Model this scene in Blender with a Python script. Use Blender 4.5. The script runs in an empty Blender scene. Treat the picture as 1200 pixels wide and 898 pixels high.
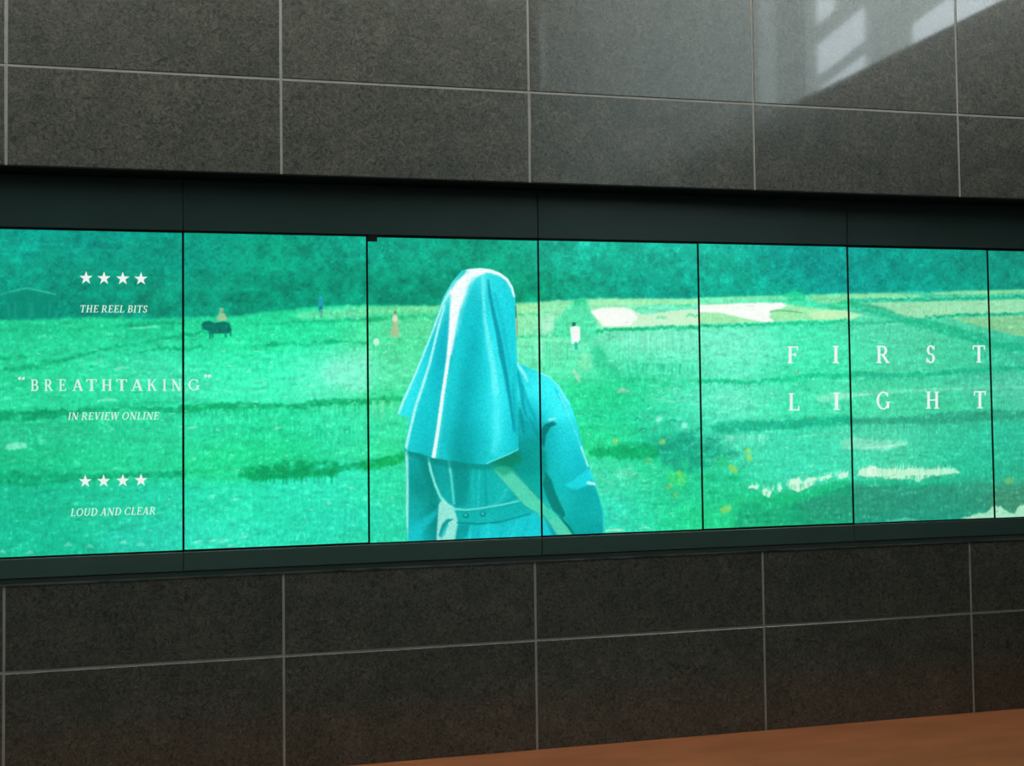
import bpy, bmesh, math, random
import numpy as np

# ------------------------------------------------------------------ camera, world, lights, exposure
SC = bpy.context.scene
COL = SC.collection
Z0 = 0.797                       # height of the lower edge of the screens above the floor
FOC = 900.0                      # focal length in pixels of the 1200 x 898 frame
YAW, PITCH, ROLL = 0.15815413, 0.02539925, -0.01241912
CAM = np.array([0.76290986, -3.0334173, 0.53744277 + Z0])
_fwd = np.array([math.sin(YAW) * math.cos(PITCH), math.cos(YAW) * math.cos(PITCH), math.sin(PITCH)])
_rt = np.array([math.cos(YAW), -math.sin(YAW), 0.0])
_up = np.cross(_rt, _fwd)
RIGHT = _rt * math.cos(ROLL) + _up * math.sin(ROLL)
UP = -_rt * math.sin(ROLL) + _up * math.cos(ROLL)
cam_data = bpy.data.cameras.new('camera')
cam_data.sensor_fit = 'HORIZONTAL'
cam_data.sensor_width = 36.0
cam_data.lens = FOC / 1200.0 * 36.0
cam_data.clip_start = 0.05
cam = bpy.data.objects.new('camera', cam_data)
COL.objects.link(cam)
from mathutils import Matrix, Vector
m = Matrix.Identity(4)
for i in range(3):
    m[i][0], m[i][1], m[i][2], m[i][3] = RIGHT[i], UP[i], -_fwd[i], CAM[i]
cam.matrix_world = m
SC.camera = cam

SC.view_settings.view_transform = 'Standard'
SC.view_settings.look = 'None'
SC.view_settings.gamma = 1.0
SC.view_settings.use_curve_mapping = False
SC.view_settings.exposure = 0.0

w = bpy.data.worlds.new('world')
SC.world = w
w.use_nodes = True
w.node_tree.nodes['Background'].inputs[0].default_value = (0.75, 0.85, 1.0, 1)
w.node_tree.nodes['Background'].inputs[1].default_value = 0.6

FROSTED, PANE, SLOT = 2.75, 6.4, 34.0     # daylight through frosted glazing, clear panes; ceiling lamp

# ------------------------------------------------------------------ helpers
def mat(name, base=(0.5, 0.5, 0.5), rough=0.5, metal=0.0, emit=None, strength=0.0, coat=0.0, coat_rough=0.05, spec=0.5):
    M = bpy.data.materials.new(name)
    M.use_nodes = True
    b = M.node_tree.nodes['Principled BSDF']
    b.inputs['Base Color'].default_value = (*base, 1)
    b.inputs['Roughness'].default_value = rough
    b.inputs['Metallic'].default_value = metal
    b.inputs['Specular IOR Level'].default_value = spec
    b.inputs['Coat Weight'].default_value = coat
    b.inputs['Coat Roughness'].default_value = coat_rough
    if emit:
        b.inputs['Emission Color'].default_value = (*emit, 1)
        b.inputs['Emission Strength'].default_value = strength
    return M

def nodes(M):
    return M.node_tree.nodes, M.node_tree.links, M.node_tree.nodes['Principled BSDF']

def mesh_obj(name, verts, faces, material, parent=None, label=None, cat=None, group=None, kind=None):
    me = bpy.data.meshes.new(name)
    me.from_pydata(verts, [], faces)
    me.update()
    if material:
        me.materials.append(material)
    return link(name, me, parent, label, cat, group, kind)

def link(name, me, parent=None, label=None, cat=None, group=None, kind=None):
    o = bpy.data.objects.new(name, me)
    COL.objects.link(o)
    if parent:
        o.parent = parent
    if label: o['label'] = label
    if cat: o['category'] = cat
    if group: o['group'] = group
    if kind: o['kind'] = kind
    return o

BF = [(0, 3, 2, 1), (4, 5, 6, 7), (0, 1, 5, 4), (1, 2, 6, 5), (2, 3, 7, 6), (3, 0, 4, 7)]
def boxv(x0, x1, y0, y1, z0, z1):
    return [(x0, y0, z0), (x1, y0, z0), (x1, y1, z0), (x0, y1, z0), (x0, y0, z1), (x1, y0, z1), (x1, y1, z1), (x0, y1, z1)]
def boxes(name, bl, material, **k):
    V, F = [], []
    for b in bl:
        n = len(V)
        V += boxv(*b)
        F += [tuple(i + n for i in f) for f in BF]
    return mesh_obj(name, V, F, material, **k)

def bev_box(name, x0, x1, y0, y1, z0, z1, c, material, **k):
    """box whose front (low y) edges are chamfered by c"""
    V = [(x0, y1, z0), (x1, y1, z0), (x1, y1, z1), (x0, y1, z1),
         (x0, y0 + c, z0), (x1, y0 + c, z0), (x1, y0 + c, z1), (x0, y0 + c, z1),
         (x0 + c, y0, z0 + c), (x1 - c, y0, z0 + c), (x1 - c, y0, z1 - c), (x0 + c, y0, z1 - c)]
    F = [(0, 3, 2, 1)]
    for i in range(4):
        j = (i + 1) % 4
        F.append((i, j, 4 + j, 4 + i)); F.append((4 + i, 4 + j, 8 + j, 8 + i))
    F.append((8, 9, 10, 11))
    return mesh_obj(name, V, F, material, **k)

def empty(name, loc, label, cat, group=None):
    o = bpy.data.objects.new(name, None)
    o.empty_display_size = 0.1
    COL.objects.link(o)
    o.location = loc
    o['label'] = label; o['category'] = cat
    if group: o['group'] = group
    return o

# ------------------------------------------------------------------ materials
def stone_material():
    M = mat('dark_stone', rough=0.5, coat=0.9, coat_rough=0.07, spec=0.35)
    M.node_tree.nodes['Principled BSDF'].inputs['Coat IOR'].default_value = 1.65
    N, L, B = nodes(M)
    tc = N.new('ShaderNodeTexCoord')
    oi = N.new('ShaderNodeObjectInfo')
    off = N.new('ShaderNodeVectorMath'); off.operation = 'MULTIPLY_ADD'
    L.new(oi.outputs['Random'], off.inputs[0]); off.inputs[1].default_value = (37, 11, 53)
    L.new(tc.outputs['Object'], off.inputs[2])
    def noise(scale, detail, rough, dist=0.0):
        n = N.new('ShaderNodeTexNoise'); n.inputs['Scale'].default_value = scale
        n.inputs['Detail'].default_value = detail; n.inputs['Roughness'].default_value = rough
        n.inputs['Distortion'].default_value = dist
        L.new(off.outputs[0], n.inputs['Vector']); return n
    n1 = noise(7, 5, 0.65, 0.6)
    n2 = noise(42, 4, 0.72, 2.2)
    n3 = noise(150, 2, 0.6, 0.8)
    r1 = N.new('ShaderNodeValToRGB')
    r1.color_ramp.elements[0].position = 0.33; r1.color_ramp.elements[0].color = (0.043, 0.049, 0.039, 1)
    r1.color_ramp.elements[1].position = 0.70; r1.color_ramp.elements[1].color = (0.073, 0.071, 0.058, 1)
    L.new(n1.outputs['Fac'], r1.inputs[0])
    r2 = N.new('ShaderNodeMapRange'); r2.inputs[1].default_value = 0.36; r2.inputs[2].default_value = 0.66
    r2.inputs[3].default_value = 0.38; r2.inputs[4].default_value = 1.85
    L.new(n2.outputs['Fac'], r2.inputs[0])
    mx = N.new('ShaderNodeVectorMath'); mx.operation = 'SCALE'
    L.new(r1.outputs[0], mx.inputs[0]); L.new(r2.outputs[0], mx.inputs[3])
    r3 = N.new('ShaderNodeMapRange'); r3.inputs[1].default_value = 0.60; r3.inputs[2].default_value = 0.78
    r3.inputs[3].default_value = 0.0; r3.inputs[4].default_value = 0.5
    L.new(n3.outputs['Fac'], r3.inputs[0])
    mx2 = N.new('ShaderNodeMix'); mx2.data_type = 'RGBA'
    L.new(r3.outputs[0], mx2.inputs['Factor']); L.new(mx.outputs[0], mx2.inputs['A'])
    mx2.inputs['B'].default_value = (0.20, 0.19, 0.165, 1)
    tint = N.new('ShaderNodeMapRange'); tint.inputs[3].default_value = 0.88; tint.inputs[4].default_value = 1.12
    L.new(oi.outputs['Random'], tint.inputs[0])
    mx3 = N.new('ShaderNodeVectorMath'); mx3.operation = 'SCALE'
    L.new(mx2.outputs['Result'], mx3.inputs[0]); L.new(tint.outputs[0], mx3.inputs[3])
    L.new(mx3.outputs[0], B.inputs['Base Color'])
    cw = N.new('ShaderNodeMapRange'); cw.inputs[3].default_value = 0.95; cw.inputs[4].default_value = 0.55   # cut pieces are honed, less polished
    L.new(oi.outputs['Object Index'], cw.inputs[0]); L.new(cw.outputs[0], B.inputs['Coat Weight'])
    cr = N.new('ShaderNodeMapRange'); cr.inputs[3].default_value = 0.052; cr.inputs[4].default_value = 0.15
    L.new(oi.outputs['Object Index'], cr.inputs[0]); L.new(cr.outputs[0], B.inputs['Coat Roughness'])
    bp = N.new('ShaderNodeBump'); bp.inputs['Strength'].default_value = 0.25; bp.inputs['Distance'].default_value = 0.002
    L.new(n2.outputs['Fac'], bp.inputs['Height']); L.new(bp.outputs[0], B.inputs['Normal'])
    return M

def noisy(M, c0, c1, scale, detail=4, stretch=(1, 1, 1), rough_noise=None):
    N, L, B = nodes(M)
    tc = N.new('ShaderNodeTexCoord'); mp = N.new('ShaderNodeMapping')
    mp.inputs['Scale'].default_value = stretch
    L.new(tc.outputs['Object'], mp.inputs[0])
    n = N.new('ShaderNodeTexNoise'); n.inputs['Scale'].default_value = scale; n.inputs['Detail'].default_value = detail
    L.new(mp.outputs[0], n.inputs['Vector'])
    r = N.new('ShaderNodeValToRGB')
    r.color_ramp.elements[0].position = 0.3; r.color_ramp.elements[0].color = (*c0, 1)
    r.color_ramp.elements[1].position = 0.7; r.color_ramp.elements[1].color = (*c1, 1)
    L.new(n.outputs['Fac'], r.inputs[0]); L.new(r.outputs[0], B.inputs['Base Color'])
    return M

STONE = stone_material()
GROUT = noisy(mat('grout', rough=0.85, spec=0.3), (0.29, 0.285, 0.26), (0.36, 0.35, 0.325), 18)
FLOORM = noisy(mat('brown_floor', rough=0.38, spec=0.4), (0.27, 0.092, 0.036), (0.38, 0.132, 0.054), 3.0, 5, (1.0, 4.0, 1.0))
DARKFLOOR = noisy(mat('dark_floor', rough=0.5), (0.055, 0.050, 0.043), (0.08, 0.07, 0.06), 4)
PLASTER = noisy(mat('plaster', rough=0.8), (0.10, 0.10, 0.10), (0.13, 0.13, 0.125), 2)
CEILM = noisy(mat('ceiling_paint', rough=0.85), (0.30, 0.30, 0.29), (0.36, 0.36, 0.35), 1.5)
BLACK = noisy(mat('black_metal', rough=0.36, spec=0.5), (0.044, 0.084, 0.072), (0.052, 0.096, 0.084), 5)
MATTEBLACK = noisy(mat('matt_black_lining', rough=0.7, spec=0.2), (0.004, 0.005, 0.005), (0.007, 0.008, 0.008), 9)
BEZEL = noisy(mat('black_bezel', rough=0.3, spec=0.5), (0.004, 0.006, 0.006), (0.007, 0.009, 0.009), 12)
EDGE = noisy(mat('dark_metal_edge', rough=0.28, metal=0.9), (0.10, 0.10, 0.095), (0.45, 0.43, 0.40), 9)
DARKWALL = noisy(mat('dark_wall', rough=0.7), (0.05, 0.05, 0.052), (0.07, 0.07, 0.07), 2)
FROST = mat('frosted_glazing', (0.6, 0.65, 0.66), 0.5, emit=(0.74, 0.93, 0.94), strength=FROSTED)
CLEAR = mat('daylight_pane', (0.6, 0.65, 0.7), 0.2, emit=(0.80, 0.94, 1.0), strength=PANE)
GREYMETAL = mat('grey_metal', (0.28, 0.29, 0.30), 0.5)
LAMPM = mat('lamp_diffuser', (0.8, 0.8, 0.8), 0.5, emit=(1.0, 0.93, 0.82), strength=SLOT)

# ------------------------------------------------------------------ room shell
XL, XR, YR, ZC = -4.2, 5.0, -18.0, 12.2
TP = -0.10                                    # plane of the tile faces
OX0, OX1, OZ0, OZ1 = -1.42, 4.82, Z0 - 0.080, Z0 + 1.398   # recess for the screens

boxes('floor', [(XL, XR, -0.64, 0.3, -0.1, 0.0)], FLOORM, kind='structure')       # brown floor along the wall
boxes('floor', [(XL, XR, YR, -0.64, -0.1, 0.0)], DARKFLOOR, kind='structure')     # unseen rest of the floor, darkened to cut brown bounce on the tiles
boxes('ceiling', [(XL, XR, YR, 0.3, ZC, ZC + 0.1)], CEILM, kind='structure')
boxes('wall_left', [(XL - 0.1, XL, YR, 0.3, 0.0, ZC)], PLASTER, kind='structure')
boxes('wall_rear', [(XL, XR, YR - 0.1, YR, 0.0, ZC)], PLASTER, kind='structure')

GP = TP + 0.002
wall = boxes('wall_back', [(XL, XR, GP, 0.3, 0.0, OZ0), (XL, XR, GP, 0.3, OZ1, ZC),
                           (XL, OX0, GP, 0.3, OZ0, OZ1), (OX1, XR, GP, 0.3, OZ0, OZ1)], GROUT, kind='structure')
TW, TX0, J = 0.9395, -0.567, 0.0045
rows = [0.0, 0.418, 1.1293, 1.8407, 2.552, 3.263, 3.974, 4.685, 5.396, 6.107, 6.818, 7.529, 8.24, 8.951, 9.662, 10.373, 11.084, 11.795, ZC]
tile_meshes = {}
def tile(x0, x1, z0, z1):
    x0, x1 = max(x0, XL), min(x1, XR)
    if x1 - x0 < 0.02 or z1 - z0 < 0.02:
        return
    a, b = x0 + J, x1 - J
    c = z0 + (J if z0 > 0.001 and abs(z0 - OZ1) > 1e-4 else 0.0)
    d = z1 - (J if abs(z1 - OZ0) > 1e-4 else 0.0)
    key = (round(b - a, 4), round(d - c, 4))
    loc = ((a + b) / 2, TP, (c + d) / 2)
    if key not in tile_meshes:
        hw, hh = (b - a) / 2, (d - c) / 2
        o = bev_box('tile', -hw, hw, 0.0, 0.012, -hh, hh, 0.0016, STONE, parent=wall)
        tile_meshes[key] = o.data
    else:
        o = link('tile', tile_meshes[key], wall)
    o.location = loc
    if d - c < 0.6: o.pass_index = 1
for r in range(len(rows) - 1):
    z0, z1 = rows[r], rows[r + 1]
    for k in range(-4, 7):
        x0, x1 = TX0 + k * TW, TX0 + (k + 1) * TW
        if z1 <= OZ0 or z0 >= OZ1:
            tile(x0, x1, z0, z1)
        else:
            if z0 < OZ0: 
                tile(x0, x1, z0, OZ0)
            if z1 > OZ1:
                tile(x0, x1, OZ1, z1)
            zz0, zz1 = max(z0, OZ0), min(z1, OZ1)
            if x0 < OX0: tile(x0, min(x1, OX0), zz0, zz1)
            if x1 > OX1: tile(max(x0, OX1), x1, zz0, zz1)

# lining of the recess
boxes('trim_1', [(OX0, OX1, TP + 0.001, 0.30, OZ1 - 0.004, OZ1)], MATTEBLACK, kind='structure')
boxes('trim_2', [(OX0, OX1, TP + 0.003, 0.30, OZ0, OZ0 + 0.003)], MATTEBLACK, kind='structure')
boxes('trim_3', [(OX0, OX0 + 0.004, TP + 0.001, 0.30, OZ0 + 0.003, OZ1 - 0.004)], MATTEBLACK, kind='structure')
boxes('trim_4', [(OX1 - 0.004, OX1, TP + 0.001, 0.30, OZ0 + 0.003, OZ1 - 0.004)], MATTEBLACK, kind='structure')
boxes('wall_recess', [(OX0 + 0.004, OX1 - 0.004, 0.10, 0.12, OZ0 + 0.003, OZ1 - 0.004)], MATTEBLACK, kind='structure')
boxes('trim_5', [(OX0, OX1, TP - 0.002, TP + 0.003, OZ0 - 0.0005, OZ0 + 0.0045)], EDGE, kind='structure')

# right side wall: dark below, a clerestory of frosted glazing with clear panes above
def sill(y):
    return 4.41 - 0.13 * (y + 4.24)
Y0, Y1 = -12.0, -0.1
V = [(XR, YR, 0), (XR + 0.1, YR, 0), (XR + 0.1, 0.3, 0), (XR, 0.3, 0),
     (XR, YR, sill(YR)), (XR + 0.1, YR, sill(YR)), (XR + 0.1, 0.3, sill(0.3)), (XR, 0.3, sill(0.3))]
mesh_obj('wall_right', V, BF, DARKWALL, kind='structure')
yl = -11.2
V = [(XR + 0.06, YR, 3.5), (XR + 0.08, YR, 3.5), (XR + 0.08, 0.3, 3.5), (XR + 0.06, 0.3, 3.5),
     (XR + 0.06, YR, ZC), (XR + 0.08, YR, ZC), (XR + 0.08, 0.3, ZC), (XR + 0.06, 0.3, ZC)]
win = mesh_obj('window_1', V, BF, FROST, kind='structure')
for (ya, yb, za, zb) in [(-4.23, -3.48, 4.60, 4.89), (-4.23, -3.48, 3.9, 4.45), (-4.23, -3.95, 5.12, 6.6),
                         (-2.82, -1.2, 3.5, 4.41)]:
    boxes('pane', [(XR + 0.045, XR + 0.06, ya, yb, za, zb)], CLEAR, parent=win)
fin = None  # unseen fins, added so the window's reflection fades towards the far end
for k in range(106):
    y = -4.50 - 0.125 * k
    if -5.45 < y < -5.0: continue
    if fin is None:
        f = boxes('fade_fin', [(-0.0245, 0.0, -0.003, 0.003, 0.0, ZC - 4.35)], GREYMETAL, parent=win); fin = f.data
    else:
        f = link('fade_fin', fin, win)
    f.location = (XR + 0.06, y, 4.35)

# ceiling lamp that washes the tiled wall
lamp = empty('linear_ceiling_lamp', (0.4, -1.0, 4.2), 'long white linear lamp hanging above the tiled wall', 'lamp')
boxes('housing', [(-4.4, 4.4, -0.07, 0.07, 0.02, 0.10)], GREYMETAL, parent=lamp)
boxes('diffuser', [(-4.38, 4.38, -0.05, 0.05, 0.0, 0.02)], LAMPM, parent=lamp)
for x in (-3.5, 0.0, 3.5):
    boxes('suspension_rod', [(x - 0.006, x + 0.006, -0.006, 0.006, 0.10, ZC - 4.2)], GREYMETAL, parent=lamp)

# ------------------------------------------------------------------ the film picture on the screens
PW, PH, BZ = 0.68, 1.194, 0.0033
STEP = 0.0025
NP0, NP1 = -2, 7                          # panels run from NP0 to NP1-1, seam i at x = i * PW
CX0 = NP0 * PW
CW = int(round((NP1 - NP0) * PW / STEP)) + 1
CH = int(round(PH / STEP)) + 1
rng = np.random.default_rng(7)

def P(px, py):
    """point of the picture -> metres on the plane of the screens (x, height above the lower edge)"""
    px = np.asarray(px, float); py = np.asarray(py, float)
    d = _fwd[None] + np.outer((px.ravel() - 600) / FOC, RIGHT) - np.outer((py.ravel() - 449) / FOC, UP)
    t = -CAM[1] / d[:, 1]
    q = CAM[None] + t[:, None] * d
    return q[:, 0], q[:, 2] - Z0
def C(pts):
    a = np.asarray(pts, float)
    x, z = P(a[:, 0], a[:, 1])
    return np.stack([(x - CX0) / STEP, z / STEP], 1)
def plane_to_px():
    xs = CX0 + STEP * np.arange(0, CW, 4); zs = STEP * np.arange(0, CH + 3, 4)
    X, Z = np.meshgrid(xs, zs)
    Q = np.stack([X, np.zeros_like(X), Z + Z0], -1) - CAM
    dep = Q @ _fwd
    return 600 + FOC * (Q @ RIGHT) / dep, 449 - FOC * (Q @ UP) / dep
def upsample(a, h, w, fy, fx):
    """bilinear (smooth) resize of grid a to h x w with the given cell sizes"""
    y = np.arange(h) / fy; x = np.arange(w) / fx
    y0 = np.floor(y).astype(int); x0 = np.floor(x).astype(int)
    ty = y - y0; tx = x - x0
    ty = ty * ty * (3 - 2 * ty); tx = tx * tx * (3 - 2 * tx)
    r = a[y0] * (1 - ty)[:, None] + a[y0 + 1] * ty[:, None] if a.ndim == 2 else a[y0] * (1 - ty)[:, None, None] + a[y0 + 1] * ty[:, None, None]
    if a.ndim == 2:
        return (r[:, x0] * (1 - tx) + r[:, x0 + 1] * tx).astype(np.float32)
    return (r[:, x0] * (1 - tx)[None, :, None] + r[:, x0 + 1] * tx[None, :, None]).astype(np.float32)
def vn(sx, sy, h=CH, w=CW):
    g = rng.standard_normal((int(h / sy) + 3, int(w / sx) + 3)).astype(np.float32)
    return upsample(g, h, w, sy, sx)

YY, XX = np.mgrid[0:CH, 0:CW].astype(np.float32)
GPX, GPY = plane_to_px()
DRAG = 1.4 * vn(3, 30) + 0.9 * vn(7, 30)      # ragged grass edge, moves a shape's edge up and down
DRAGX = 1.5 * vn(9, 9)
BLOT = 1.3 * vn(14, 10) + 1.0 * vn(5, 5)

def smooth(samples, sx, sy):
    """colour field through scattered colour samples (x, y, r, g, b)"""
    s = np.asarray(samples, np.float32)
    gx = GPX[..., None].astype(np.float32); gy = GPY[..., None].astype(np.float32)
    wt = np.exp(-np.minimum((((gx - s[:, 0]) / sx) ** 2 + ((gy - s[:, 1]) / sy) ** 2) * 0.5, 60)) + 1e-24
    d2 = ((gx - s[:, 0]) / sx) ** 2 + ((gy - s[:, 1]) / sy) ** 2
    wt = wt + 1e-4 / (1 + d2 * d2)
    out = (wt @ s[:, 2:]) / wt.sum(-1, keepdims=True)
    out = np.concatenate([out, out[-1:]], 0); out = np.concatenate([out, out[:, -1:]], 1)
    y = np.arange(CH) / 4; x = np.arange(CW) / 4
    y0 = y.astype(int); x0 = x.astype(int); ty = (y - y0)[:, None, None]; tx = (x - x0)[None, :, None]
    r = out[y0] * (1 - ty) + out[y0 + 1] * ty
    return (r[:, x0] * (1 - tx) + r[:, x0 + 1] * tx).astype(np.float32)

def gblur(a, s):
    if s < 0.3:
        return a
    n = int(3 * s + 1)
    k = np.exp(-0.5 * (np.arange(-n, n + 1) / s) ** 2); k /= k.sum()
    for ax in (0, 1):
        o = np.zeros_like(a)
        pad = [(0, 0), (0, 0)]; pad[ax] = (n, n)
        p = np.pad(a, pad, mode='edge')
        for i, kv in enumerate(k):
            o += kv * (p[i:i + a.shape[0]] if ax == 0 else p[:, i:i + a.shape[1]])
        a = o
    return a

IMG = np.zeros((CH, CW, 3), np.float32)
def _win(q, mrg):
    x0 = int(max(0, q[:, 0].min() - mrg)); x1 = int(min(CW, q[:, 0].max() + mrg + 1))
    y0 = int(max(0, q[:, 1].min() - mrg)); y1 = int(min(CH, q[:, 1].max() + mrg + 1))
    return (slice(y0, y1), slice(x0, x1)) if x1 > x0 and y1 > y0 else None
def _put(sl, mask, col, a):
    mk = (mask * a)[..., None]
    IMG[sl] = IMG[sl] * (1 - mk) + np.asarray(col, np.float32) * mk
def polymask(q, sl, rag=0.0, ragx=0.0):
    x = XX[sl]; y = YY[sl]
    if rag: y = y + rag * DRAG[sl]
    if ragx: x = x + ragx * DRAGX[sl]
    acc = np.zeros(x.shape, np.float32)
    for ox, oy in ((-.25, -.25), (.25, -.25), (-.25, .25), (.25, .25)):
        ins = np.zeros(x.shape, bool)
        X = x + ox; Y = y + oy
        for i in range(len(q)):
            (ax, ay), (bx, by) = q[i], q[(i + 1) % len(q)]
            if ay == by: continue
            c = (ay > Y) != (by > Y)
            ins ^= c & (X < (bx - ax) * (Y - ay) / (by - ay) + ax)
        acc += ins
    return acc / 4
def poly(pts, col, a=1.0, blur=0.5, rag=0.0, ragx=0.0, blot=0.0, clip=None):
    q = C(pts)
    sl = _win(q, 4 + 3 * blur + 4 * rag + 4 * ragx)
    if sl is None: return
    mk = gblur(polymask(q, sl, rag, ragx), blur)
    if blot: mk = mk * np.clip(0.92 + blot * BLOT[sl], 0, 1)
    if clip is not None: mk = mk * clip[sl]
    _put(sl, mk, col, a)
def stroke(pts, ws, col, a=1.0, blur=0.6, rag=0.0, blot=0.0, clip=None):
    """line with widths ws (in picture units) at its points"""
    q = C(pts)
    ws = np.asarray(ws if hasattr(ws, '__len__') else [ws] * len(pts), float) * 1.28
    sl = _win(q, 4 + ws.max() + 3 * blur + 4 * rag)
    if sl is None: return
    x = XX[sl]; y = YY[sl] + rag * DRAG[sl]
    best = np.full(x.shape, -1e9, np.float32)
    for i in range(len(q) - 1):
        ax, ay = q[i]; dx, dy = q[i + 1] - q[i]
        t = np.clip(((x - ax) * dx + (y - ay) * dy) / (dx * dx + dy * dy + 1e-9), 0, 1)
        d = np.hypot(x - ax - t * dx, y - ay - t * dy)
        best = np.maximum(best, (ws[i] + (ws[i + 1] - ws[i]) * t) / 2 - d)
    mk = gblur(np.clip(best + 0.5, 0, 1).astype(np.float32), blur)
    if blot: mk = mk * np.clip(0.92 + blot * BLOT[sl], 0, 1)
    if clip is not None: mk = mk * clip[sl]
    _put(sl, mk, col, a)
def ell(cx, cy, rx, ry, col, a=1.0, blur=0.5, rag=0.0):
    t = np.linspace(0, 2 * np.pi, 20, endpoint=False)
    poly(np.stack([cx + rx * np.cos(t), cy + ry * np.sin(t)], 1), col, a, blur, rag)
def specks(x0, x1, y0, y1, n, col, a=0.6, lx=(3, 9), w=(1.2, 2.6), seed=1):
    r = np.random.default_rng(seed)
    for _ in range(n):
        x = r.uniform(x0, x1); y = r.uniform(y0, y1); l = r.uniform(*lx) / 2; ww = r.uniform(*w)
        stroke([(x - l, y + r.uniform(-1, 1)), (x, y + r.uniform(-1, 1)), (x + l, y + r.uniform(-1, 1))], [ww * .5, ww, ww * .5], col, a * r.uniform(.5, 1), 0.7)
def dashes(pts_line, n, length, col, a, w=2.2, seed=3):
    """short upright grass strokes hanging along a line"""
    r = np.random.default_rng(seed)
    L = np.asarray(pts_line, float)
    for _ in range(n):
        t = r.uniform(0, len(L) - 1.001); i = int(t); p = L[i] + (L[i + 1] - L[i]) * (t - i)
        l = length * r.uniform(.5, 1.2)
        stroke([p, (p[0] + r.uniform(-1, 1), p[1] + l)], [w, w * .4], col, a * r.uniform(.4, 1), 0.6)

# --- base colours: far wood and field; off-angle dimming and reflection painted in at right
FOREST = [(-150, 300, 8, 145, 122), (20, 280, 8, 160, 140), (100, 275, 6, 150, 132), (40, 320, 8, 158, 132), (120, 340, 6, 146, 120), (190, 300, 5, 148, 125),
          (200, 350, 12, 160, 128), (20, 362, 4, 140, 118), (240, 290, 8, 165, 140), (310, 300, 8, 165, 128), (290, 345, 5, 145, 112),
          (360, 320, 4, 148, 118), (410, 290, 10, 162, 135), (420, 340, 6, 152, 118), (240, 350, 8, 158, 128), (460, 290, 14, 175, 142), (450, 335, 5, 150, 118),
          (520, 300, 8, 160, 128), (600, 300, 6, 158, 122), (615, 340, 5, 155, 115), (660, 295, 26, 198, 168), (720, 300, 18, 180, 150),
          (690, 335, 14, 172, 140), (770, 330, 10, 165, 142), (800, 295, 22, 185, 158), (840, 300, 24, 190, 162), (880, 330, 14, 172, 145),
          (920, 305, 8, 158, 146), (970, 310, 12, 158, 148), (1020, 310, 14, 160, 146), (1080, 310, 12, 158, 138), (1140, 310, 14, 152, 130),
          (1190, 310, 20, 140, 118), (1400, 310, 22, 140, 118)]
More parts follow.
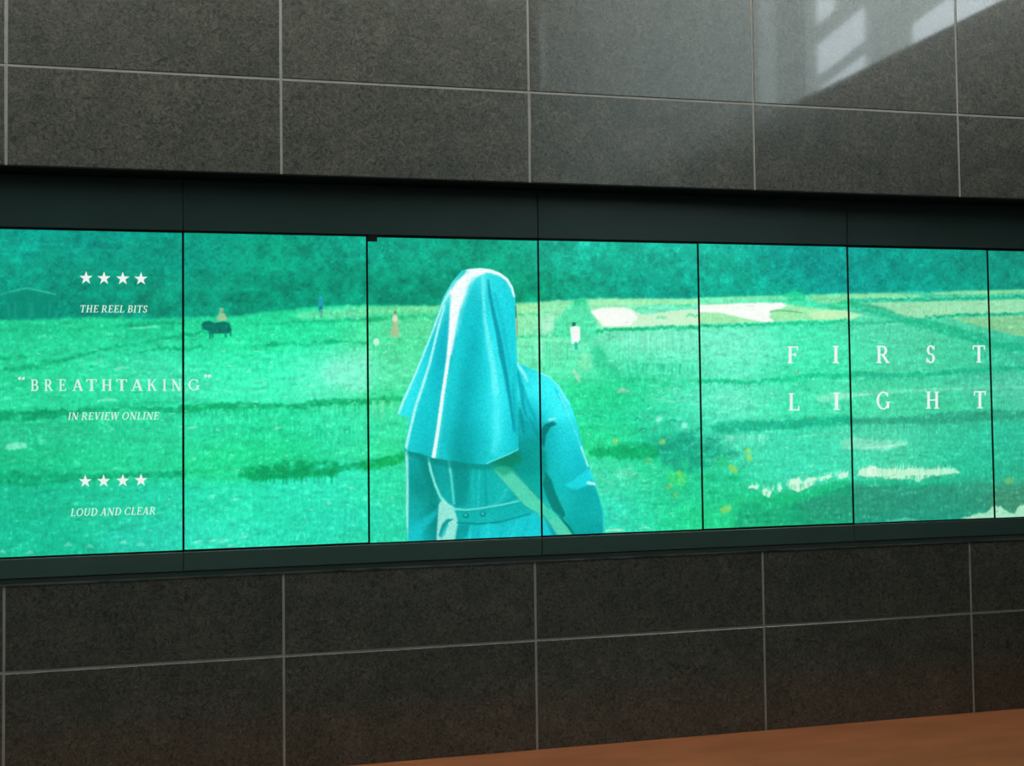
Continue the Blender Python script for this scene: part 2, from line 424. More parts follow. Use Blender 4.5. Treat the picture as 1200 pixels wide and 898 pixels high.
FIELD = [(-150, 400, 40, 222, 160), (-150, 600, 30, 205, 155), (30, 385, 32, 212, 152), (110, 385, 40, 222, 158), (190, 385, 28, 205, 148), (30, 405, 42, 226, 166), (120, 410, 44, 228, 168), (190, 415, 54, 236, 180),
         (30, 440, 40, 222, 158), (110, 440, 48, 236, 174), (195, 440, 70, 240, 188), (40, 465, 44, 226, 165), (130, 465, 46, 234, 172), (40, 510, 42, 212, 155), (130, 505, 40, 215, 155), (190, 510, 48, 224, 168),
         (40, 540, 30, 205, 145), (130, 535, 38, 222, 158), (190, 535, 44, 226, 165), (40, 590, 28, 200, 155), (130, 595, 34, 212, 165), (195, 590, 40, 222, 180), (40, 635, 26, 202, 160), (190, 625, 42, 218, 185),
         (240, 380, 38, 222, 158), (300, 378, 34, 218, 152), (390, 385, 40, 230, 160), (260, 400, 40, 232, 162), (340, 395, 40, 232, 165), (260, 425, 50, 242, 180), (340, 425, 52, 246, 182), (400, 430, 110, 248, 208),
         (300, 455, 62, 246, 186), (400, 455, 90, 248, 200), (250, 500, 44, 230, 168), (330, 500, 36, 222, 156), (410, 510, 52, 232, 182), (250, 540, 36, 222, 146), (330, 525, 34, 218, 145), (410, 570, 48, 236, 195),
         (250, 590, 42, 228, 178), (340, 590, 42, 226, 180), (420, 615, 42, 222, 185), (260, 630, 48, 232, 190), (340, 630, 40, 222, 180),
         (450, 385, 90, 225, 160), (460, 410, 92, 236, 170), (445, 440, 110, 238, 185), (475, 430, 70, 225, 155), (450, 460, 48, 218, 140), (450, 500, 60, 228, 165), (455, 520, 50, 224, 150), (450, 570, 45, 220, 160), (455, 620, 42, 215, 165),
         (620, 375, 140, 235, 175), (620, 410, 130, 240, 185), (650, 375, 150, 240, 190), (645, 410, 95, 235, 180), (660, 430, 90, 238, 180), (730, 400, 110, 238, 190), (790, 405, 125, 244, 205), (730, 425, 80, 232, 180), (790, 435, 80, 230, 178),
         (690, 460, 42, 222, 150), (740, 465, 36, 222, 150), (800, 460, 80, 234, 190), (690, 490, 40, 222, 160), (750, 490, 38, 216, 155), (800, 490, 60, 224, 180), (700, 515, 44, 228, 150), (790, 520, 30, 185, 145),
         (710, 560, 70, 226, 180), (760, 550, 44, 222, 155), (800, 550, 36, 205, 145), (730, 600, 52, 226, 190), (790, 600, 34, 214, 145), (810, 580, 40, 205, 150),
         (840, 400, 110, 244, 200), (880, 410, 120, 246, 205), (940, 400, 66, 236, 180), (985, 410, 70, 234, 178), (850, 430, 100, 244, 200), (940, 432, 62, 236, 178), (850, 465, 110, 240, 200), (930, 465, 70, 230, 178), (985, 465, 80, 232, 180),
         (850, 485, 90, 234, 190), (940, 485, 58, 226, 172), (870, 520, 80, 226, 185), (940, 525, 58, 222, 175), (985, 530, 72, 220, 180), (900, 550, 66, 222, 180), (960, 545, 60, 226, 180), (840, 560, 38, 212, 150), (850, 600, 40, 222, 145), (890, 600, 30, 185, 125), (950, 600, 30, 165, 120),
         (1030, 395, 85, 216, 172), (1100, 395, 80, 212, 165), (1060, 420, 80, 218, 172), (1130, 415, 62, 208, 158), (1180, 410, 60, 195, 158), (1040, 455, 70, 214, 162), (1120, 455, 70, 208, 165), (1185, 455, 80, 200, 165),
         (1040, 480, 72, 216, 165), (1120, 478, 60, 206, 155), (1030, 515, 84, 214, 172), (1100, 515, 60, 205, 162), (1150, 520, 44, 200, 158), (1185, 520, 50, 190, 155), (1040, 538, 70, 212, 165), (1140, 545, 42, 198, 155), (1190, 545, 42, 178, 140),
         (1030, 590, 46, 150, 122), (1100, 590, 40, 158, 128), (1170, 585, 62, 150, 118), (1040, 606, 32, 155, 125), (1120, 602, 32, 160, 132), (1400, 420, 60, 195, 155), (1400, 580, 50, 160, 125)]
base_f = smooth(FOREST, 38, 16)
FIELD = [(x, y, r * .94, g_ * .955, b * .945) if x < 205 else (x, y, r, g_, b) for x, y, r, g_, b in FIELD]
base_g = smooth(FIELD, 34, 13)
HOR = [(-320, 376), (0, 374.5), (60, 374), (110, 372), (170, 374), (215, 372), (270, 371), (330, 364), (380, 359), (431, 358), (520, 358), (610, 355), (640, 353), (700, 350), (760, 350), (820, 350), (920, 347), (990, 344), (1060, 342), (1200, 339), (1500, 333)]
q = C([(-1500, 376)] + HOR + [(1900, 325), (1900, 900), (-1500, 900)])
full = (slice(0, CH), slice(0, CW))
fm = gblur(polymask(q, full, 0.6), 1.6)[..., None]
fn = 1 + 0.055 * vn(22, 18) + 0.05 * vn(9, 8) + 0.045 * vn(4, 4) + 0.04 * vn(2, 2)
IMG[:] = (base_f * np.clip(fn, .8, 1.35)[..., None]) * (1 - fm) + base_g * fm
# tree crowns in the wood
r_ = np.random.default_rng(11)
for _ in range(330):
    x = r_.uniform(-100, 1300); y = r_.uniform(270, 345); s = r_.uniform(3, 11)
    c = np.array([12, 165, 135]) * r_.uniform(.86, 1.16) if x < 900 else np.array([14, 155, 138]) * r_.uniform(.9, 1.1)
    ell(x, y, s, s * r_.uniform(.5, .9), c, 0.25, 1.8, 1.0)
for x in (905, 930, 1055, 520, 260, 150, 95):
    stroke([(x, 300), (x + 1, 340)], 1.0, (50, 195, 165), 0.28, 0.7)

# --- left panels
poly([(6, 346), (30, 339), (64, 346), (60, 373), (8, 374)], (4, 140, 116), 0.75, 1.6)
stroke([(2, 345), (20, 340), (32, 337.5), (48, 341), (65, 345)], [0.8, 1.4, 1.8, 1.8, 1.4], (70, 205, 170), 0.75, 0.8)
for x in (10, 18, 35, 38, 58): stroke([(x, 355), (x, 373)], 1.8, (40, 180, 150), 0.4, 1.0)
DK = (14, 172, 112)
def band(pts, ws, col=DK, a=0.8, blur=1.1, rag=1.0, blot=0.2): stroke(pts, ws, col, min(1, a * 1.15), blur, rag, blot)
band([(-60, 386), (60, 388), (110, 384), (214, 378)], [2, 4, 2, 3], (20, 180, 122), 0.45)
band([(135, 383), (150, 381), (215, 376)], [2, 5, 3], (16, 176, 120), 0.5)
stroke([(150, 385), (170, 384), (188, 382.5)], [1, 2.2, 1], (140, 238, 195), 0.6, 0.8)
band([(-40, 421), (0, 420), (25, 419), (46, 418)], [4, 5, 4, 1], DK, 0.75)
band([(-20, 436), (18, 433), (50, 428), (80, 421), (110, 412)], [2, 5, 6, 4, 2], DK, 0.75)
band([(110, 412), (150, 405), (215, 393), (250, 388)], [2, 3, 4, 2], DK, 0.7)
band([(185, 408), (205, 409), (242, 407)], [2, 5, 3], DK, 0.6)
band([(140, 415), (180, 410), (215, 409)], [1, 2.5, 3], DK, 0.55)
specks(95, 212, 418, 440, 26, (120, 248, 205), 0.5, seed=5)
poly([(105, 425), (125, 415), (120, 430)], (110, 242, 195), 0.35, 2)
stroke([(133, 433), (142, 431), (152, 431)], [1, 3, 1], (150, 250, 215), 0.7, 0.9)
specks(0, 75, 445, 475, 18, (110, 240, 190), 0.5, seed=6)
stroke([(115, 470), (125, 468), (136, 469)], [1, 4, 2], (140, 250, 205), 0.7, 0.9)
band([(-60, 486), (0, 488), (40, 487), (75, 485), (95, 484)], [12, 12, 11, 8, 3], (12, 162, 106), 0.85)
band([(75, 484), (110, 480), (150, 478), (180, 480), (215, 482)], [4, 6, 4, 5, 8], (16, 170, 112), 0.75)
band([(96, 478), (130, 475), (170, 473), (214, 471)], [1, 3, 3, 2], (20, 185, 125), 0.5)
poly([(5, 527), (8, 521), (20, 518), (31, 519), (32, 524), (18, 528)], (140, 240, 200), 0.75, 1.0, 0.6)
specks(0, 60, 500, 545, 14, (110, 235, 190), 0.5, seed=7)
specks(60, 190, 495, 520, 14, (100, 240, 190), 0.5, seed=8)
band([(-60, 560), (0, 560), (40, 562), (80, 560), (140, 558), (215, 556)], [14, 15, 15, 9, 6, 8], (14, 168, 116), 0.75)
specks(0, 200, 575, 645, 40, (85, 238, 205), 0.5, seed=9)
for x, y in ((2, 648), (35, 649), (80, 640), (145, 637), (165, 639), (105, 642)):
    stroke([(x - 5, y), (x, y - 2), (x + 5, y)], [1, 4, 1], (135, 240, 210), 0.65, 1.0)
# buffalo and rider, blue figure
poly([(236, 381), (239, 377), (246, 376.5), (252, 379), (262, 377), (269, 379), (271, 386), (269, 391), (248, 391), (243, 388), (237, 386)], (4, 112, 96), 0.95, 0.8)
for x, y2 in ((246, 397), (249, 396), (264, 395), (270, 394)): stroke([(x, 387), (x + .5, y2)], [3, 1.6], (4, 120, 100), 0.85, 0.6)
poly([(253, 376), (257, 367), (263, 367), (267, 376)], (160, 196, 152), 0.95, 0.8)
ell(259.5, 363.5, 2.6, 2.8, (150, 190, 140), 0.9, 0.6)
stroke([(376, 351), (376, 363)], [4, 5.5], (34, 160, 196), 0.9, 0.8)
stroke([(376, 362), (376.5, 372)], [5, 2.5], (10, 112, 112), 0.85, 0.7)
ell(376, 349.5, 1.8, 2, (60, 170, 190), 0.8, .5)
# second panel field
poly([(345, 368), (380, 363), (432, 361), (432, 373), (380, 374), (350, 374)], (128, 235, 178), 0.6, 2.0, 1.0)
band([(300, 381), (360, 377.5), (400, 376), (432, 375)], [2, 3, 3.5, 2.5], (22, 190, 130), 0.75)
band([(285, 408), (318, 404), (360, 404), (390, 401), (431, 402)], [1, 4, 2, 4, 2.5], (20, 190, 130), 0.7)
ell(320, 404, 7, 3, (14, 176, 116), 0.6, 1.2); ell(388, 401, 8, 3, (14, 176, 116), 0.6, 1.2)
poly([(375, 432), (400, 420), (432, 412), (432, 462), (385, 452)], (150, 250, 220), 0.5, 5, 1.0, 0, 0.2)
specks(300, 430, 418, 462, 40, (160, 255, 225), 0.5, seed=12)
specks(220, 300, 412, 462, 16, (120, 252, 210), 0.4, seed=13)
band([(214, 480), (250, 476), (300, 475), (340, 478), (370, 473), (431, 471)], [9, 8, 7, 5, 9, 6], (14, 172, 106), 0.8)
dashes([(220, 480), (300, 479), (430, 474)], 60, 12, (24, 190, 125), 0.6)
dashes([(240, 500), (330, 500), (420, 500)], 60, 20, (28, 198, 135), 0.45, seed=4)
dashes([(240, 490), (330, 490), (420, 490)], 40, 22, (70, 240, 185), 0.4, seed=14)
poly([(278, 556), (290, 548), (318, 544), (340, 539), (365, 541), (395, 541), (400, 550), (392, 559), (350, 561), (300, 564), (283, 561)], (6, 158, 92), 0.9, 1.6, 1.2, 0, 0.2)
dashes([(285, 553), (340, 554), (395, 552)], 40, 12, (10, 162, 96), 0.8, 3, seed=15)
band([(395, 549), (415, 547), (432, 546)], [7, 9, 9], (14, 176, 112), 0.8)
band([(215, 553), (250, 551), (282, 551)], [5, 3, 2], (22, 190, 120), 0.5)
specks(215, 425, 590, 642, 40, (90, 245, 212), 0.45, seed=16)
for x, y in ((232, 635), (250, 634), (262, 634), (285, 630), (270, 640), (225, 502), (325, 502), (275, 586)):
    stroke([(x - 5, y + 1), (x, y), (x + 6, y - 1)], [1, 3, 1], (150, 250, 225), 0.7, 0.9)
# third panel
band([(431, 374), (470, 372), (515, 371)], [5, 5, 4], (30, 190, 120), 0.8)
stroke([(432, 364), (480, 362), (515, 361)], 5, (135, 228, 158), 0.6, 1.2)
band([(431, 399), (470, 398), (505, 397)], [3, 3, 3], (50, 205, 140), 0.6)
poly([(460, 381), (459, 373), (461, 367), (465, 367), (467, 375), (468, 395), (460, 396), (457, 388)], (172, 196, 150), 0.9, 0.8)
ell(463, 373, 3, 4, (220, 235, 200), 0.85, 0.8); ell(463, 366, 2, 2.2, (90, 150, 110), 0.8, 0.5)
ell(441, 401, 3.6, 5, (205, 250, 230), 0.9, 0.8)
specks(435, 495, 405, 455, 34, (160, 245, 205), 0.5, seed=17)
dashes([(436, 405), (490, 405)], 40, 16, (60, 212, 140), 0.4, seed=18)
band([(431, 471), (450, 468), (470, 466)], [8, 8, 6], (20, 178, 104), 0.8)
dashes([(436, 470), (466, 470)], 26, 22, (120, 236, 180), 0.4, seed=19)
band([(431, 546), (450, 542), (478, 534)], [14, 12, 14], (14, 178, 98), 0.85)
specks(435, 474, 560, 630, 14, (90, 240, 190), 0.45, seed=20)
# gap between veil and right panels
band([(604, 369), (632, 368)], 3, (60, 200, 120), 0.7)
stroke([(604, 361), (632, 360)], 6, (165, 232, 160), 0.7, 1.0)
band([(604, 395), (632, 394), (668, 393)], 3, (50, 205, 140), 0.7)
dashes([(608, 400), (665, 402)], 36, 30, (50, 214, 150), 0.5, 1.6, seed=21)
dashes([(608, 398), (665, 400)], 30, 30, (150, 248, 205), 0.5, 1.6, seed=22)
# fourth panel
poly([(634, 374), (648, 370), (650, 385), (636, 392)], (190, 246, 220), 0.6, 2)
stroke([(690, 355), (760, 354), (817, 354)], 7, (160, 240, 180), 0.9, 1.0)
stroke([(632, 359), (668, 358)], 6, (140, 236, 170), 0.7, 1.2)
poly([(664, 360), (672, 354), (684, 350), (690, 353), (690, 360), (697, 372), (702, 392), (690, 400), (668, 398), (648, 392), (650, 378)], (66, 228, 168), 0.75, 2.4, 0.8)
poly([(670, 352), (684, 350), (688, 356), (676, 360)], (40, 208, 140), 0.7, 1.2)
poly([(692, 364), (706, 361), (730, 360), (742, 363), (752, 369), (800, 363), (820, 362), (820, 381), (762, 382), (736, 384), (706, 384), (700, 375)], (212, 246, 208), 0.9, 1.0, 0.4)
poly([(692, 364), (708, 361), (730, 361), (741, 364), (748, 372), (738, 382), (708, 383), (701, 374)], (250, 255, 248), 0.95, 1.2, 0.4)
for x, y, l in ((752, 362, 14), (800, 358, 18), (812, 370, 14), (775, 373, 10)): band([(x - l / 2, y), (x + l / 2, y - .8)], 2.4, (70, 212, 140), 0.7)
band([(700, 388), (740, 386), (790, 384), (818, 383.5)], [4, 4, 4.5, 4.5], (26, 190, 128), 0.85)
poly([(668, 384), (676, 382), (680, 384), (680, 398), (676, 403), (670, 403), (669, 394)], (248, 255, 250), 0.97, 0.5)
ell(672.5, 380, 2.4, 2.6, (20, 100, 85), 0.95, 0.4)
stroke([(675, 403), (675, 408)], [5, 4], (30, 180, 165), 0.8, 0.6)
dashes([(725, 392), (817, 392)], 60, 24, (96, 232, 182), 0.5, 1.6, seed=23)
dashes([(725, 392), (817, 392)], 60, 24, (165, 252, 220), 0.5, 1.6, seed=24)
poly([(690, 404), (702, 402), (712, 422), (728, 436), (760, 442), (817, 446), (817, 456), (760, 458), (720, 452), (698, 430)], (40, 210, 146), 0.7, 3.0, 1.5, 0, .2)
dashes([(735, 426), (815, 428)], 50, 14, (36, 200, 145), 0.6, 1.8, seed=25)
poly([(680, 412), (692, 414), (694, 432), (684, 438), (676, 430)], (130, 236, 180), 0.7, 2.0, 1)
stroke([(672, 434), (676, 440), (679, 447)], [3, 5, 3], (190, 226, 190), 0.85, 1.0)
stroke([(723, 460), (730, 457), (737, 459)], [2, 6, 2], (165, 215, 185), 0.8, 1.0)
specks(755, 816, 445, 475, 26, (175, 245, 215), 0.5, seed=26)
specks(690, 800, 460, 510, 40, (100, 236, 190), 0.4, seed=27)
specks(690, 810, 460, 520, 40, (22, 190, 125), 0.4, (5, 14), seed=28)
poly([(688, 530), (700, 523), (730, 522), (762, 521), (772, 528), (770, 538), (720, 538), (692, 534)], (14, 176, 106), 0.85, 1.6, 1.3)
poly([(772, 512), (800, 508), (820, 512), (850, 520), (866, 532), (848, 540), (825, 550), (800, 556), (778, 545), (768, 528)], (24, 164, 130), 0.75, 3.0, 1.5, 1.5, .3)
for k in range(26):
    x = r_.uniform(745, 862); y = 490 + (x - 745) * 0.35 + r_.uniform(-14, 16)
    stroke([(x - 4, y + 2), (x, y - 2), (x + 5, y)], [1, 2, 1], (110, 196, 178) if k % 2 else (22, 142, 118), 0.6, 0.7)
for x, y, c in ((721, 517, (140, 214, 120)), (776, 518, (150, 216, 115)), (759, 540, (90, 190, 120)), (796, 555, (150, 226, 110)), (798, 562, (120, 225, 110)), (784, 571, (110, 200, 110)), (792, 580, (110, 210, 120)), (802, 499, (160, 252, 230)), (772, 492, (160, 250, 225))):
    ell(x, y, 4, 3.5, c, 0.75, 1.2, 0.5)
poly([(780, 556), (800, 551), (806, 562), (800, 572), (786, 568)], (70, 222, 110), 0.5, 2.5, 1)
specks(705, 790, 545, 612, 40, (130, 246, 215), 0.5, seed=29)
poly([(720, 552), (742, 548), (745, 560), (725, 562)], (150, 240, 210), 0.35, 3)
stroke([(710, 622), (725, 621), (732, 622)], [2, 3.4, 1], (185, 250, 220), 0.8, 0.8)
stroke([(748, 620), (756, 618), (764, 620)], [1, 3, 1], (150, 250, 220), 0.7, 0.8)
specks(735, 820, 560, 618, 30, (30, 196, 135), 0.4, (3, 10), seed=30)
# fifth panel
stroke([(819, 352), (900, 349), (960, 350)], 5, (130, 236, 170), 0.75, 1.0)
poly([(919, 346), (930, 341), (942, 344), (944, 352), (926, 354)], (36, 212, 150), 0.85, 1.4)
poly([(819, 357), (870, 355), (915, 355), (935, 359), (992, 366), (996, 372), (940, 376), (900, 378), (819, 380)], (168, 238, 176), 0.9, 1.2)
poly([(819, 358), (850, 357), (890, 355), (916, 355), (922, 359), (906, 366), (901, 372), (908, 377), (895, 378), (870, 373), (845, 367), (819, 366)], (252, 255, 250), 0.97, 0.9)
poly([(950, 346), (996, 345), (996, 351), (980, 356), (960, 356)], (140, 228, 165), 0.75, 1.2)
poly([(970, 358), (996, 350), (1010, 352), (996, 362), (975, 363)], (48, 204, 140), 0.8, 1.5)
poly([(945, 368), (965, 364), (990, 364), (1012, 369), (995, 375), (955, 376)], (200, 246, 190), 0.85, 1.2)
stroke([(903, 366), (910, 364), (925, 365), (940, 367)], [3, 2.5, 2, 1.5], (90, 190, 115), 0.8, 0.8)
band([(819, 383), (860, 382), (905, 380), (960, 378.5), (1000, 377)], [4, 3.5, 3, 3.5, 3], (24, 192, 132), 0.85)
band([(905, 378), (935, 379), (992, 377)], [1, 4, 3], (40, 206, 142), 0.6)
specks(822, 890, 395, 440, 40, (165, 252, 222), 0.4, seed=31)
specks(900, 985, 390, 440, 24, (100, 242, 195), 0.4, seed=32)
band([(819, 448), (850, 446), (880, 449), (930, 444), (965, 440), (1000, 441)], [6, 5, 5, 7, 7, 5], (26, 202, 142), 0.8)
dashes([(830, 450), (990, 446)], 40, 10, (40, 212, 152), 0.5, seed=33)
ell(934, 437, 2, 3, (120, 215, 150), 0.8, 0.8)
specks(820, 915, 455, 485, 40, (170, 250, 222), 0.5, seed=34)
poly([(955, 466), (985, 459), (1000, 461), (996, 468), (962, 472)], (150, 242, 205), 0.7, 1.5)
stroke([(944, 492), (952, 490), (954, 487)], [2, 2.5, 2], (150, 205, 140), 0.8, 0.7)
poly([(830, 500), (850, 494), (900, 494), (960, 490), (1000, 487), (1000, 498), (950, 501), (890, 506), (840, 508)], (26, 180, 138), 0.85, 1.8, 1.2)
dashes([(835, 503), (990, 495)], 60, 12, (38, 190, 148), 0.5, seed=35)
dashes([(845, 512), (900, 510)], 40, 10, (140, 244, 208), 0.5, seed=36)
stroke([(925, 513), (950, 511), (975, 508)], [1, 2, 1], (140, 245, 205), 0.6, 0.9)
poly([(984, 517), (1000, 512), (1020, 515), (1064, 518), (1062, 522), (1040, 527), (990, 527)], (140, 232, 196), 0.75, 1.5, 0.8)
stroke([(1010, 525), (1040, 523), (1064, 519)], [2, 4, 2], (175, 245, 215), 0.7, 1.0)
for x, y in ((876, 530), (878, 538), (861, 551), (857, 548), (853, 596), (848, 598)):
    ell(x, y, 4.2, 4, (140, 222, 112), 0.8, 1.3, 0.5)
poly([(838, 535), (852, 533), (854, 545), (842, 548)], (44, 206, 132), 0.7, 2)
for x, y in ((834, 560), (836, 577), (860, 560)): ell(x, y, 7, 5, (24, 178, 118), 0.6, 1.8, 0.6)
poly([(862, 606), (870, 590), (905, 585), (950, 574), (1000, 566), (1000, 614), (860, 622)], (26, 168, 120), 0.75, 3.0, 1.5, 0, .15)
poly([(930, 586), (1000, 578), (1000, 606), (950, 610)], (44, 148, 118), 0.6, 4.0)
poly([(880, 586), (920, 580), (990, 562), (1000, 566), (960, 582), (900, 596)], (30, 200, 130), 0.7, 2.5, 1.2)
for pts in ([(876, 573), (878, 570), (889, 569), (888, 573)], [(893, 576), (897, 573), (905, 577), (902, 583), (894, 581)], [(910, 575), (914, 569), (917, 572), (914, 577)],
            [(924, 572), (926, 562), (937, 560), (940, 566), (948, 560), (957, 560), (956, 567), (944, 573), (936, 577), (928, 575)],
            [(960, 565), (962, 560), (975, 556), (974, 560), (966, 564)], [(981, 561), (983, 556), (995, 553), (994, 559), (986, 562)]):
    poly(pts, (216, 252, 224), 0.92, 0.8, 0.5)
dashes([(878, 571), (903, 577), (930, 566), (955, 563), (992, 556)], 60, -7, (200, 250, 222), 0.5, 2.4, seed=41)
dashes([(895, 578), (930, 570), (955, 564), (992, 557)], 40, 9, (60, 214, 160), 0.6, 2.0, seed=42)
# sixth and seventh panel
stroke([(994, 347), (1040, 346.5), (1078, 347)], [5, 6, 2], (150, 228, 168), 0.9, 0.8)
stroke([(1096, 344), (1130, 343), (1200, 341), (1300, 339)], [3, 5, 5, 5], (140, 222, 165), 0.85, 0.8)
band([(994, 352), (1060, 351), (1130, 349.5), (1200, 347.5), (1300, 345)], [2.5, 3, 3, 3, 3], (28, 176, 132), 0.85)
poly([(1002, 357), (1030, 354.5), (1090, 353.5), (1200, 350.5), (1400, 346), (1400, 362), (1200, 366), (1128, 368), (1086, 372.5), (1058, 373), (1032, 365)], (158, 226, 178), 0.93, 0.8)
poly([(1000, 354), (1030, 358), (1058, 370), (1085, 374), (1120, 382), (1150, 392), (1170, 400), (1200, 402), (1400, 404), (1400, 412), (1180, 412), (1120, 396), (1080, 385), (1058, 378), (1030, 370), (1000, 360)], (30, 182, 136), 0.75, 1.6, 0.6)
band([(994, 379), (1040, 377.5), (1080, 377)], 3, (34, 186, 138), 0.8)
stroke([(1038, 380), (1054, 379.5)], 1.6, (140, 232, 185), 0.7, 0.7)
band([(1085, 372), (1130, 369), (1200, 367), (1400, 363)], [3, 3.5, 3.5, 3.5], (30, 172, 128), 0.85)
poly([(1113, 373), (1150, 371), (1200, 369), (1400, 366), (1400, 394), (1200, 394), (1186, 392), (1155, 384)], (138, 208, 150), 0.9, 1.0)
band([(994, 438), (1050, 440), (1100, 437), (1150, 433), (1200, 432), (1400, 430)], [7, 6, 7, 7, 7, 7], (30, 184, 138), 0.75)
dashes([(996, 442), (1155, 438)], 50, 10, (40, 190, 145), 0.5, seed=37)
stroke([(994, 462), (1040, 459), (1100, 456), (1200, 453), (1400, 450)], [3, 5, 4, 3, 3], (130, 232, 192), 0.6, 1.4)
stroke([(1000, 464), (1012, 462), (1022, 462)], [2, 4, 2], (170, 242, 212), 0.7, 1.0)
poly([(996, 491), (1060, 488), (1110, 483), (1165, 481), (1400, 476), (1400, 488), (1165, 493), (1100, 497), (1040, 497), (996, 499)], (44, 160, 128), 0.8, 1.8, 1.0)
dashes([(998, 497), (1155, 494)], 60, 14, (50, 178, 140), 0.5, seed=38)
poly([(1004, 558), (1010, 549), (1022, 545), (1030, 550), (1060, 549), (1085, 550), (1120, 549), (1126, 553), (1110, 556), (1088, 559), (1076, 564), (1066, 561), (1040, 561)], (205, 248, 214), 0.92, 0.9, 0.8)
poly([(1016, 556), (1018, 547), (1026, 547), (1030, 558)], (235, 255, 235), 0.8, 1)
stroke([(1080, 552), (1085, 558)], 5, (230, 255, 235), 0.7, 1)
dashes([(1006, 560), (1120, 556)], 60, 9, (60, 200, 150), 0.7, seed=39)
dashes([(1006, 552), (1060, 551), (1120, 552)], 50, -7, (200, 248, 218), 0.6, 2.4, seed=43)
dashes([(1010, 550), (1120, 550)], 40, 8, (120, 226, 185), 0.45, 2.0, seed=44)
poly([(1000, 572), (1060, 566), (1120, 564), (1165, 568), (1165, 600), (1000, 604)], (44, 152, 122), 0.55, 4.0, 1.0)
poly([(1160, 572), (1200, 568), (1400, 565), (1400, 600), (1160, 598)], (64, 146, 112), 0.55, 4.0, 1.0)
stroke([(1006, 566), (1060, 567), (1120, 563)], [5, 6, 3], (28, 194, 140), 0.7, 2.0, 1.0)
poly([(1125, 608), (1140, 603), (1155, 601), (1162, 594), (1172, 592), (1178, 598), (1188, 602), (1193, 594), (1200, 591), (1300, 586), (1300, 610), (1160, 611)], (175, 236, 200), 0.92, 1.0, 0.6)
stroke([(1040, 611), (1060, 608), (1075, 609)], [1, 3, 1], (110, 225, 190), 0.7, 1.0)
ell(1183, 563, 6, 4, (110, 190, 115), 0.8, 1.5)

# --- grass grain over the whole field, before the figure is laid on top
gn = 0.030 * vn(2.2, 3.5) + 0.030 * vn(5, 4) + 0.018 * vn(3, 12) + 0.028 * vn(18, 5)
gn = gn * (1 - 0.8 * np.clip((IMG[..., 0] - 110) / 90, 0, 1))
IMG *= (1 + np.clip(gn, -.2, .25)[..., None] * (0.35 + 0.65 * fm))
pt = np.clip(0.9 * vn(9, 3.2) + 0.7 * vn(4, 2.5) - 1.55, 0, 0.75)[..., None] * fm * np.clip((base_g[..., 1:2] - 185) / 40, 0, 1)
IMG[:] = IMG * (1 - 0.6 * pt) + np.array([175, 252, 222], np.float32) * 0.6 * pt
pt = np.clip(0.9 * vn(16, 3.0) + 0.6 * vn(5, 3) - 1.3, 0, 0.8)[..., None] * fm
IMG[:] = IMG * (1 - 0.5 * pt) + IMG * np.array([.55, .82, .76], np.float32) * 0.5 * pt
hi = np.clip(gn * 3.0 - 0.14, 0, 0.3)[..., None] * fm
IMG[:] = IMG * (1 - hi) + np.array([140, 252, 212], np.float32) * hi

# --- the woman in the veil, seen from behind
ROBE = [(474, 524), (476, 560), (475.5, 600), (478, 640), (709, 640), (708, 606), (703, 585), (694, 556), (685, 532), (680, 512), (675, 492), (667, 470), (655, 452), (645, 442), (632, 436), (618, 430), (605, 424), (560, 440), (500, 500)]
VEIL = [(541, 317), (550, 315), (563, 314), (575, 315.5), (586, 319.5), (595, 326), (601, 336), (603.5, 346), (604, 362), (605, 392), (606, 420), (606, 450), (606.5, 490), (608, 527),
        (596, 533), (580, 539.5), (570, 544), (552, 543), (530, 540), (508, 536.5), (505, 536), (492, 531), (477, 528), (474.5, 524), (477, 508), (479, 497), (480, 490), (473, 487), (465.5, 485.5), (471, 469),
        (483.5, 442.5), (496, 412.5), (505, 390), (513.5, 364), (520, 347), (530, 330)]
def full_mask(pts, blur=0.5):
    return gblur(polymask(C(pts), full), blur)
MR = full_mask(ROBE); MV = full_mask(VEIL)
# robe
rob = smooth([(485, 545, 10, 168, 166), (480, 590, 16, 172, 166), (500, 570, 4, 138, 130), (500, 555, 6, 150, 142), (488, 622, 18, 190, 192), (508, 615, 4, 136, 130), (515, 560, 14, 172, 168), (520, 575, 16, 178, 172), (540, 560, 4, 146, 140), (556, 565, 16, 188, 182),
              (570, 570, 12, 178, 172), (588, 575, 22, 192, 186), (604, 588, 12, 178, 174), (545, 605, 14, 176, 172), (590, 600, 14, 180, 178), (545, 625, 14, 188, 190), (570, 624, 22, 206, 210), (600, 620, 22, 204, 210), (622, 618, 22, 206, 214),
              (612, 440, 26, 216, 222), (622, 448, 60, 246, 250), (640, 460, 56, 250, 255), (652, 480, 58, 250, 255), (630, 480, 26, 216, 224), (616, 495, 14, 176, 180), (628, 508, 10, 172, 172), (620, 525, 6, 160, 152), (628, 545, 6, 160, 150), (602, 540, 6, 136, 110), (614, 560, 8, 168, 156), (630, 570, 8, 172, 162),
              (648, 515, 16, 186, 190), (664, 512, 36, 226, 232), (650, 545, 18, 192, 192), (678, 530, 20, 206, 216), (666, 540, 24, 208, 214), (682, 548, 14, 186, 194), (660, 562, 16, 192, 192), (675, 590, 12, 178, 174), (655, 590, 20, 192, 182), (690, 592, 8, 170, 166), (700, 600, 14, 182, 180), (680, 618, 8, 168, 162), (698, 622, 6, 162, 158)], 11, 11)
mk = MR[..., None]
IMG[:] = IMG * (1 - mk) + rob * mk
S = lambda pts, ws, col, a=0.8, blur=0.8: stroke(pts, ws, col, a, blur, clip=MR)
Pp = lambda pts, col, a=0.8, blur=1.0: poly(pts, col, a, blur, clip=MR)
S([(607, 436), (611, 455), (614, 480), (619, 502)], [4, 6, 5, 3], (6, 158, 172), 0.8, 1.2)
S([(612, 450), (618, 470), (625, 486), (631, 506)], [2, 4, 4, 3], (8, 166, 180), 0.7, 1.3)
